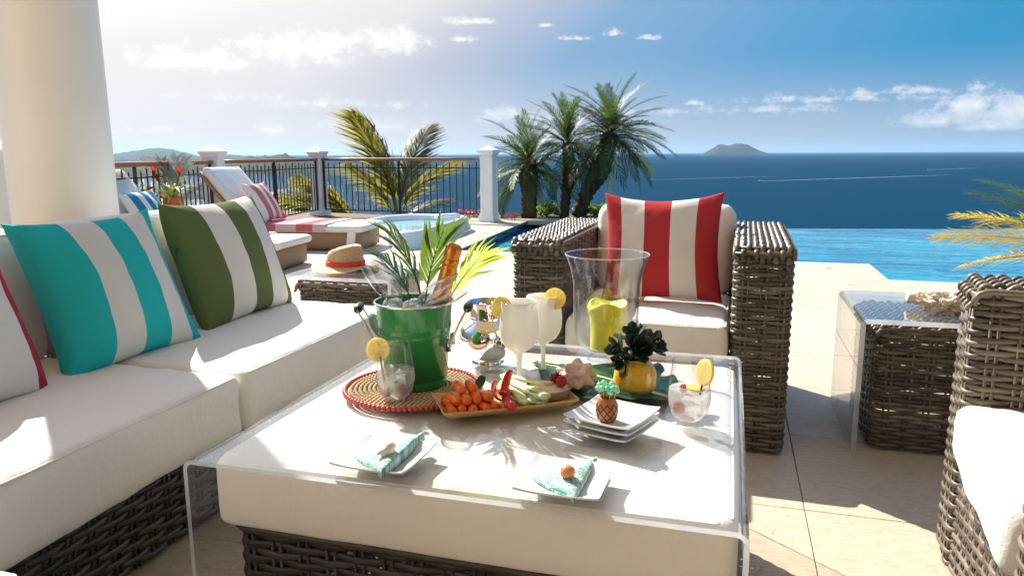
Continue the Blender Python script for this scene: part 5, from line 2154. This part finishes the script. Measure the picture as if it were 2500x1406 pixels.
fm = [mesh('leaf', *fleshy(.050, .032), M['succulent']), mesh('leaf', *fleshy(.042, .027), M['succulent'])]
rs = random.Random(5)
for hc, hd, nl, sc in (((.012, -.022, .030), (.15, -.75, .55), 26, 1.0), ((-.034, -.008, .020), (-.75, -.4, .35), 20, .9), ((-.006, .010, .048), (-.15, -.25, .9), 22, .92), ((.036, .004, .030), (.8, -.3, .5), 18, .9), ((-.022, -.026, .002), (-.5, -.7, -.1), 12, .8)):
    q0 = Vector(hd).to_track_quat('Z', 'Y')
    for k in range(nl):
        f = k / nl
        o = link('leaf', fm[k % 2], su, hc)
        o.rotation_mode = 'QUATERNION'
        o.rotation_quaternion = q0 @ Matrix.Rotation(k * 2.39996, 3, 'Z').to_quaternion() @ Matrix.Rotation(-R(78 - 78 * f + rs.uniform(-6, 6)), 3, 'Y').to_quaternion()
        s_ = sc * (.42 + .66 * f)
        o.scale = (s_, s_, s_)
    part('stalk', *tube([(0, 0, -.012), hc], .006, 6), M['succulent'], su)

# ---- spiny sea shell
sp_dirs = [((-.4, -.3, 1), .62, 26), ((.75, -.1, .75), .55, 26), ((-.95, -.2, .1), .7, 24), ((.55, -.75, -.25), .65, 26), ((-.1, -.95, -.35), .45, 28), ((1, .1, -.1), .5, 24), ((.2, .5, .9), .5, 24), ((-.7, .5, .4), .5, 24), ((.3, -.8, .55), .25, 20)]
o = part('spiny_shell', *blob(.030, 5, .16, 2.5, 2.0, (1.15, .95, .95), sp_dirs), M['shell_pink'], None, loc=(-.325, 1.628, TZ + .038), rot=(R(8), R(-8), R(20)))
tag(o, 'large spiny pink-beige sea shell beside the yellow pot', 'sea shell')

# ---- square plates
def plate_mesh(sz=.142, h=.015, lift=.004):
    n = 16
    V, F = [], []
    for side in (0, 1):
        for i in range(n + 1):
            for j in range(n + 1):
                s, t = -math.cos(PI * i / n), -math.cos(PI * j / n)
                e = max(abs(s), abs(t))
                f = max(0, (e - .52) / .48)
                z = .0035 + (h - .0035) * f ** 1.35 + lift * (abs(s) * abs(t)) ** 3
                V.append((s * sz / 2, t * sz / 2, z + (.0028 if side == 0 else (-.0010 if e > .5 else -.0033))))
    N = (n + 1) ** 2
    for i in range(n):
        for j in range(n):
            a = i * (n + 1) + j
            F.append((a, a + n + 1, a + n + 2, a + 1))
            F.append((N + a + 1, N + a + n + 2, N + a + n + 1, N + a))
    rim = [i * (n + 1) for i in range(n)] + [n * (n + 1) + j for j in range(n)] + [i * (n + 1) + n for i in range(n, 0, -1)] + [j for j in range(n, 0, -1)]
    for a, b in zip(rim, rim[1:] + rim[:1]):
        F.append((b, a, N + a, N + b))
    return mesh('plate', V, F, M['porcelain'])


pme = plate_mesh()
for z, x, y, rz, lab in ((TZ, -.208, 1.398, -20, 'white square plate at the bottom of the stack'), (TZ + .0125, -.206, 1.400, -19, 'white square plate in the middle of the stack'), (TZ + .025, -.204, 1.398, -18.5, 'white square plate on top of the stack, under the pineapple')):
    o = link('plate', pme, None, (x, y, z), (0, 0, R(rz)))
    tag(o, lab, 'plate', 'square white plates')
o = link('plate', pme, None, (-.577, 1.141, TZ), (0, 0, R(-2)))
tag(o, 'white square plate with a napkin and a pale spiral shell', 'plate', 'square white plates')
o = link('plate', pme, None, (-.243, 1.135, TZ), (0, 0, R(-1)))
tag(o, 'white square plate with a napkin and a round rust shell', 'plate', 'square white plates')


def napkin(A, B, Cc, z, label, roll_edge, seed):
    """cloth folded to a triangle; the edge B-C is the fat fold"""
    A, B, Cc = Vector((*A, 0)), Vector((*B, 0)), Vector((*Cc, 0))
    n = 16
    V, F, UV, ids = [], [], [], {}
    for lay in (0, 1):
        for i in range(n + 1):
            for j in range(n + 1 - i):
                a, b = i / n, j / n
                c = 1 - a - b
                p = A * a + B * b + Cc * c
                hgt = .0025 + .016 * (1 - a) ** 1.5 * (roll_edge) + .010 * math.sin(PI * min(1, 3 * min(a, b, c)) / 2)
                hgt += .003 * noise.noise(Vector((p.x * 40 + seed, p.y * 40, 0)))
                hgt *= 1 if lay else 0
                ids[(lay, i, j)] = len(V)
                V.append((p.x, p.y, z + (hgt if lay else .0)))
                UV.append((p.x * 6 + seed, p.y * 6))
    for lay in (0, 1):
        for i in range(n):
            for j in range(n - i):
                t = (ids[(lay, i, j)], ids[(lay, i + 1, j)], ids[(lay, i, j + 1)])
                F.append(t if lay == 0 else t[::-1])
                if j < n - i - 1:
                    t = (ids[(lay, i + 1, j)], ids[(lay, i + 1, j + 1)], ids[(lay, i, j + 1)])
                    F.append(t if lay == 0 else t[::-1])
    for k in range(n):
        for e in ([(k, 0), (k + 1, 0)], [(0, k + 1), (0, k)], [(k + 1, n - k - 1), (k, n - k)]):
            a0, a1 = ids[(0, *e[0])], ids[(0, *e[1])]
            b0, b1 = ids[(1, *e[0])], ids[(1, *e[1])]
            F.append((a1, a0, b0, b1))
    o = thing('napkin', label, 'napkin', (0, 0, 0), group='folded mint print napkins')
    part('cloth', V, F, M['napkin'], o, uv=UV)
    m0, m1 = A.lerp(Cc, .48), A.lerp(Cc, .90)
    pts = [Vector((*m0.lerp(m1, k / 6).xy, z + .0045 + .004 * math.sin(PI * k / 6))) + (Cc - A).cross(Vector((0, 0, 1))).normalized() * (.0015) * (1 if (B - A).cross(Cc - A).z > 0 else -1) for k in range(7)]
    part('hem', *tube(pts, [.0006, .0014, .002, .002, .002, .0014, .0006], 6), M['teal_hem'], o)


napkin((-.632, 1.128), (-.540, 1.236), (-.540, 1.058), TZ + .0085, 'mint print napkin folded to a triangle under the pale spiral shell', 1.0, 1)
napkin((-.302, 1.128), (-.206, 1.234), (-.212, 1.060), TZ + .0085, 'mint print napkin folded to a triangle under the round rust shell', .35, 2)
pts = [(-.020 + .040 * k / 10, .002 * math.sin(k), .0) for k in range(11)]
rr = [.001, .003, .005, .007, .009, .0112, .0128, .0130, .0112, .008, .003]
o = part('spiral_shell', *rough(tube(pts, rr, 14), .0016, 150, 4), M['shell_white'], None, loc=(-.562, 1.116, TZ + .036), rot=(R(20), R(-12), R(62)))
tag(o, 'small pale spiral shell on the left plate napkin', 'sea shell')
o = part('round_shell', *blob(.0125, 3, .06, 3, 1.0, (1, 1, .95)), M['shell_brown'], None, loc=(-.236, 1.122, TZ + .032))
tag(o, 'small round rust coloured shell on the right plate napkin', 'sea shell')

# ---- carved pineapple with cocktail picks
PN = Vector((-.212, 1.376, TZ + .0325))
pa = thing('pineapple_holder', 'small carved wooden pineapple holding cocktail picks on the plates', 'pick holder', tuple(PN))
pprof = spline([(0, 0), (.0135, 0), (.0175, .004), (.0205, .016), (.0205, .030), (.0178, .042), (.0150, .047), (.0135, .047), (.012, .038)], 4)
part('body', *lathe(pprof, 40), M['pine_wood'], pa)


def pr(z):
    zs = [p[1] for p in pprof[:33]]
    rs_ = [p[0] for p in pprof[:33]]
    return float(np.interp(z, zs, rs_))


gr = []
for sgn in (1, -1):
    for k in range(9):
        a0 = 2 * PI * k / 9
        gr.append(tube([(math.cos(a0 + sgn * 1.75 * q / 10) * pr(.003 + .042 * q / 10), math.sin(a0 + sgn * 1.75 * q / 10) * pr(.003 + .042 * q / 10), .003 + .042 * q / 10) for q in range(11)], .00115, 5))
part('carved_grooves', *join(*gr), M['groove'], pa)
rs = random.Random(6)
for k in range(15):
    a = k * 2.4
    q = .3 + .7 * ((k + .5) / 15) ** .5
    tip = Vector((math.cos(a) * .021 * q, math.sin(a) * .021 * q, .064 + .012 * (1 - q) + rs.uniform(-.006, .006)))
    t = thing('cocktail_pick', 'wooden cocktail pick with a mint green bead in the pineapple', 'cocktail pick', tuple(PN), group='cocktail picks in the pineapple')
    part('stick', *tube([(tip.x * .25, tip.y * .25, .02), tip, tip + tip.normalized() * .010], .0007, 5), M['stick'], t)
    part('bead', *xf(blob(.0056, 2, 0), Matrix.Translation(tip)), M['mint'], t)

# ---- vegetable tray
TA = math.atan2(.545, .838)
TR = Matrix.Translation((-.456, 1.487, TZ)) @ Matrix.Rotation(TA, 4, 'Z')
tr = thing('serving_tray', 'long bamboo tray of cut vegetables and dip', 'tray', (-.456, 1.487, TZ), TA)
n1_, n2_ = 24, 12
V, F = [], []
for side in (0, 1):
    for i in range(n1_ + 1):
        for j in range(n2_ + 1):
            s, t = -math.cos(PI * i / n1_), -math.cos(PI * j / n2_)
            e = max(abs(s) ** 3, abs(t))
            f = max(0, (e - .68) / .32)
            V.append((s * .150, t * .067, .003 + .015 * f ** 1.2 + .004 * s * s * f + (.0026 if side == 0 else -.002)))
N = (n1_ + 1) * (n2_ + 1)
for i in range(n1_):
    for j in range(n2_):
        a = i * (n2_ + 1) + j
        F += [(a, a + n2_ + 1, a + n2_ + 2, a + 1), (N + a + 1, N + a + n2_ + 2, N + a + n2_ + 1, N + a)]
rim = [i * (n2_ + 1) for i in range(n1_)] + [n1_ * (n2_ + 1) + j for j in range(n2_)] + [i * (n2_ + 1) + n2_ for i in range(n1_, 0, -1)] + [j for j in range(n2_, 0, -1)]
for a, b in zip(rim, rim[1:] + rim[:1]):
    F.append((b, a, N + a, N + b))
part('dish', V, F, M['bamboo'], tr)


def on_tray(x, y, z):
    return tuple(TR @ Vector((x, y, z)))


cm = mesh('baby_carrot', *tube([(-.024, 0, 0), (-.0225, 0, 0), (-.018, 0, 0), (0, 0, .001), (.016, 0, 0), (.0215, 0, 0), (.023, 0, 0)], [.004, .0085, .0108, .0112, .0104, .0080, .004], 12), M['carrot'])
spots = []
rs = random.Random(2)
for k in range(5):
    spots.append((-.126 + .0225 * k, -.032 + rs.uniform(-.004, .004), .0170))
for k in range(5):
    spots.append((-.122 + .0225 * k, .016 + rs.uniform(-.004, .004), .0170))
for k in range(4):
    spots.append((-.116 + .0225 * k, -.016 + rs.uniform(-.006, .006), .0350))
for k in range(2):
    spots.append((-.100 + .026 * k, .002 + rs.uniform(-.006, .006), .0530))
for x, y, z in spots:
    o = link('baby_carrot', cm, None, on_tray(x, y, z), (rs.uniform(0, 3), rs.uniform(-.12, .12), TA + R(90 + rs.uniform(-20, 20))), (1, rs.uniform(.9, 1.08), rs.uniform(.9, 1.08)))
    tag(o, 'peeled orange baby carrot in the pile on the tray', 'carrot', 'baby carrots on the tray')


def strip(L, wd, curl, th=.003, seg=12):
    V, F = [], []
    for i in range(seg + 1):
        t = i / seg
        a = curl * (t - .5)
        x, z = (math.sin(a) / max(abs(curl), .01)) * L * (1 if curl else 1), (1 - math.cos(a)) / max(abs(curl), .01) * L
        hw = wd / 2 * (math.sin(PI * (.10 + .80 * t)) ** .6)
        V += [(x, -hw, z + hw * .3), (x, 0, z), (x, hw, z + hw * .3), (x, hw * .9, z + hw * .3 + th), (x, 0, z + th), (x, -hw * .9, z + hw * .3 + th)]
        if i:
            b = 6 * i
            for q in range(6):
                F.append((b - 6 + q, b - 6 + (q + 1) % 6, b + (q + 1) % 6, b + q))
    F += [tuple(range(5, -1, -1)), tuple(range(6 * seg, 6 * seg + 6))]
    return V, F


pepm = mesh('pepper_strip', *strip(.075, .020, 1.5), M['pepper'])
for x, y, z, r, lab in ((-.008, -.030, .016, (.4, -.3, 1.2), 'curled red pepper strip lying at the front of the tray'), (.006, .000, .022, (-.4, .2, 1.0), 'glossy red pepper strip in the middle of the tray'),
                        (.010, .030, .042, (1.2, -1.25, .4), 'red pepper strip standing upright behind the others'), (-.020, .026, .022, (.9, -.4, 1.5), 'dark red pepper strip next to the carrots')):
    o = link('pepper_strip', pepm, None, on_tray(x, y, z), (r[0], r[1], r[2] + TA))
    tag(o, lab, 'pepper', 'red pepper strips on the tray')
o = part('cherry_tomato', *blob(.0105, 3, .02), M['tomato'], None, loc=on_tray(-.004, -.066, .0235))
tag(o, 'cherry tomato at the front rim of the tray, nearest the camera', 'tomato', 'cherry tomatoes on the tray')
o = part('cherry_tomato', *blob(.0085, 3, .02), M['tomato'], None, loc=on_tray(-.018, -.058, .021))
tag(o, 'smaller cherry tomato beside the carrots at the tray rim', 'tomato', 'cherry tomatoes on the tray')
cel = mesh('celery_stick', *tube([(-.062, 0, .004), (-.061, 0, .0035), (-.02, 0, .0), (.03, 0, .001), (.061, 0, .004), (.062, 0, .004)], [.004, .0085, .0092, .0098, .0105, .005], 9), M['celery'])
rs = random.Random(9)
for k, (x, y, z, a) in enumerate(((.030, .005, .018, 100), (.046, .012, .019, 108), (.040, .020, .033, 116), (.060, .010, .032, 122), (.052, -.008, .036, 112), (.070, .022, .044, 128), (.030, .030, .030, 96))):
    o = link('celery_stick', cel, None, on_tray(x, y, z), (rs.uniform(-.5, .5), rs.uniform(-.08, .22), TA + R(a + 180)), (rs.uniform(.85, 1.08), 1.25, .62))
    tag(o, 'pale green celery stick in the bundle beside the dip', 'celery', 'celery sticks on the tray')
o = part('celery_stick', *rough(strip(.05, .03, .8), .004, 90, 3), M['celery'], None, loc=on_tray(.062, -.048, .018), rot=(.2, 0, TA + .3))
tag(o, 'ragged celery heart end hanging over the front of the tray', 'celery', 'celery sticks on the tray')
o = part('green_leaf', *strip(.04, .022, .9, .001), M['monstera'], None, loc=on_tray(-.052, .018, .052), rot=(.3, -.5, TA + .8))
tag(o, 'small green leaf on top of the carrots', 'leaf')
DB = Vector((-.368, 1.532, TZ + .0065))
db = thing('dip_bowl', 'shallow pale wooden bowl of hummus on the tray', 'bowl', tuple(DB))
part('bowl', *lathe(spline([(0, 0), (.024, 0), (.040, .012), (.050, .030), (.0515, .034), (.0485, .033), (.040, .018), (0, .012)], 4), 40), M['terracotta'], db)
V, F = lathe([(.0475, .029)] + [(.0475 * (1 - k / 8), .029 + .012 * math.sin(PI * .5 * k / 8)) for k in range(1, 8)] + [(0.0005, .041)], 32)
V = [(x, y, z + .006 * noise.noise(Vector((x * 60, y * 60, 1))) + .003 * noise.noise(Vector((x * 150, y * 150, 1)))) for x, y, z in V]
part('hummus', V, F, M['dip'], db)
berry(DB + Vector((.030, .000, .048)), .0125, 'raspberry', 'red raspberry on the right of the hummus', 'raspberries on the hummus', 1)
berry(DB + Vector((.008, .022, .047)), .0105, 'raspberry', 'red raspberry at the back of the hummus', 'raspberries on the hummus', 2)
sg = thing('herb_sprig', 'little dark spiky herb sprig stuck in the hummus', 'herb', tuple(DB + Vector((.020, .014, .046))))
for k in range(11):
    o = link('needle', mesh('needle', *strip(.028, .004, .5, .0006, 5), M['succulent']) if k == 0 else bpy.data.objects['needle'].data, sg, (0, 0, .004))
    o.rotation_euler = (0, R(-55 + 6 * (k % 4)), k * 2.4)

# ---- potted palm at the right edge
pp = thing('potted_palm', 'yellowing palm fronds reaching in from the right edge over the pool', 'palm', (2.20, 4.65, 0))
part('pot', *lathe(spline([(0, 0), (.15, 0), (.17, .03), (.20, .18), (.215, .20), (.215, .23), (.19, .23), (.18, .20), (0, .19)], 3), 40), M['pot_clay'], pp)
trunk([(0, 0, .22), (.01, 0, .30), (0, 0, .38)], [.07, .08, .06], 'trunk', pp, 3, 12, 5)
yf = [mesh('frond', *frond(1.08, 84, .24, .0085, .24 + .10 * k, 56, 16, .45, .10, .010, 80 + k), M['yellow_frond']) for k in range(2)]
gf = mesh('frond', *frond(1.02, 84, .24, .0085, .28, 56, 16, .45, .10, .010, 84), M['cut_frond'])
for k, (ya, pi_, ro, me_) in enumerate(((184, 26, 15, yf[0]), (176, 36, -12, gf), (192, 17, 20, yf[1]), (168, 22, -20, yf[1]), (205, 30, 10, gf), (150, 40, 0, gf), (120, 35, 0, gf), (60, 40, 0, gf), (20, 35, 0, yf[0]), (-30, 40, 0, gf), (-80, 35, 0, gf), (240, 40, 0, gf), (270, 60, 0, gf), (90, 70, 0, gf))):
    place_frond(me_, pp, (0, 0, .36), R(ya), R(pi_), R(ro), 1.0)
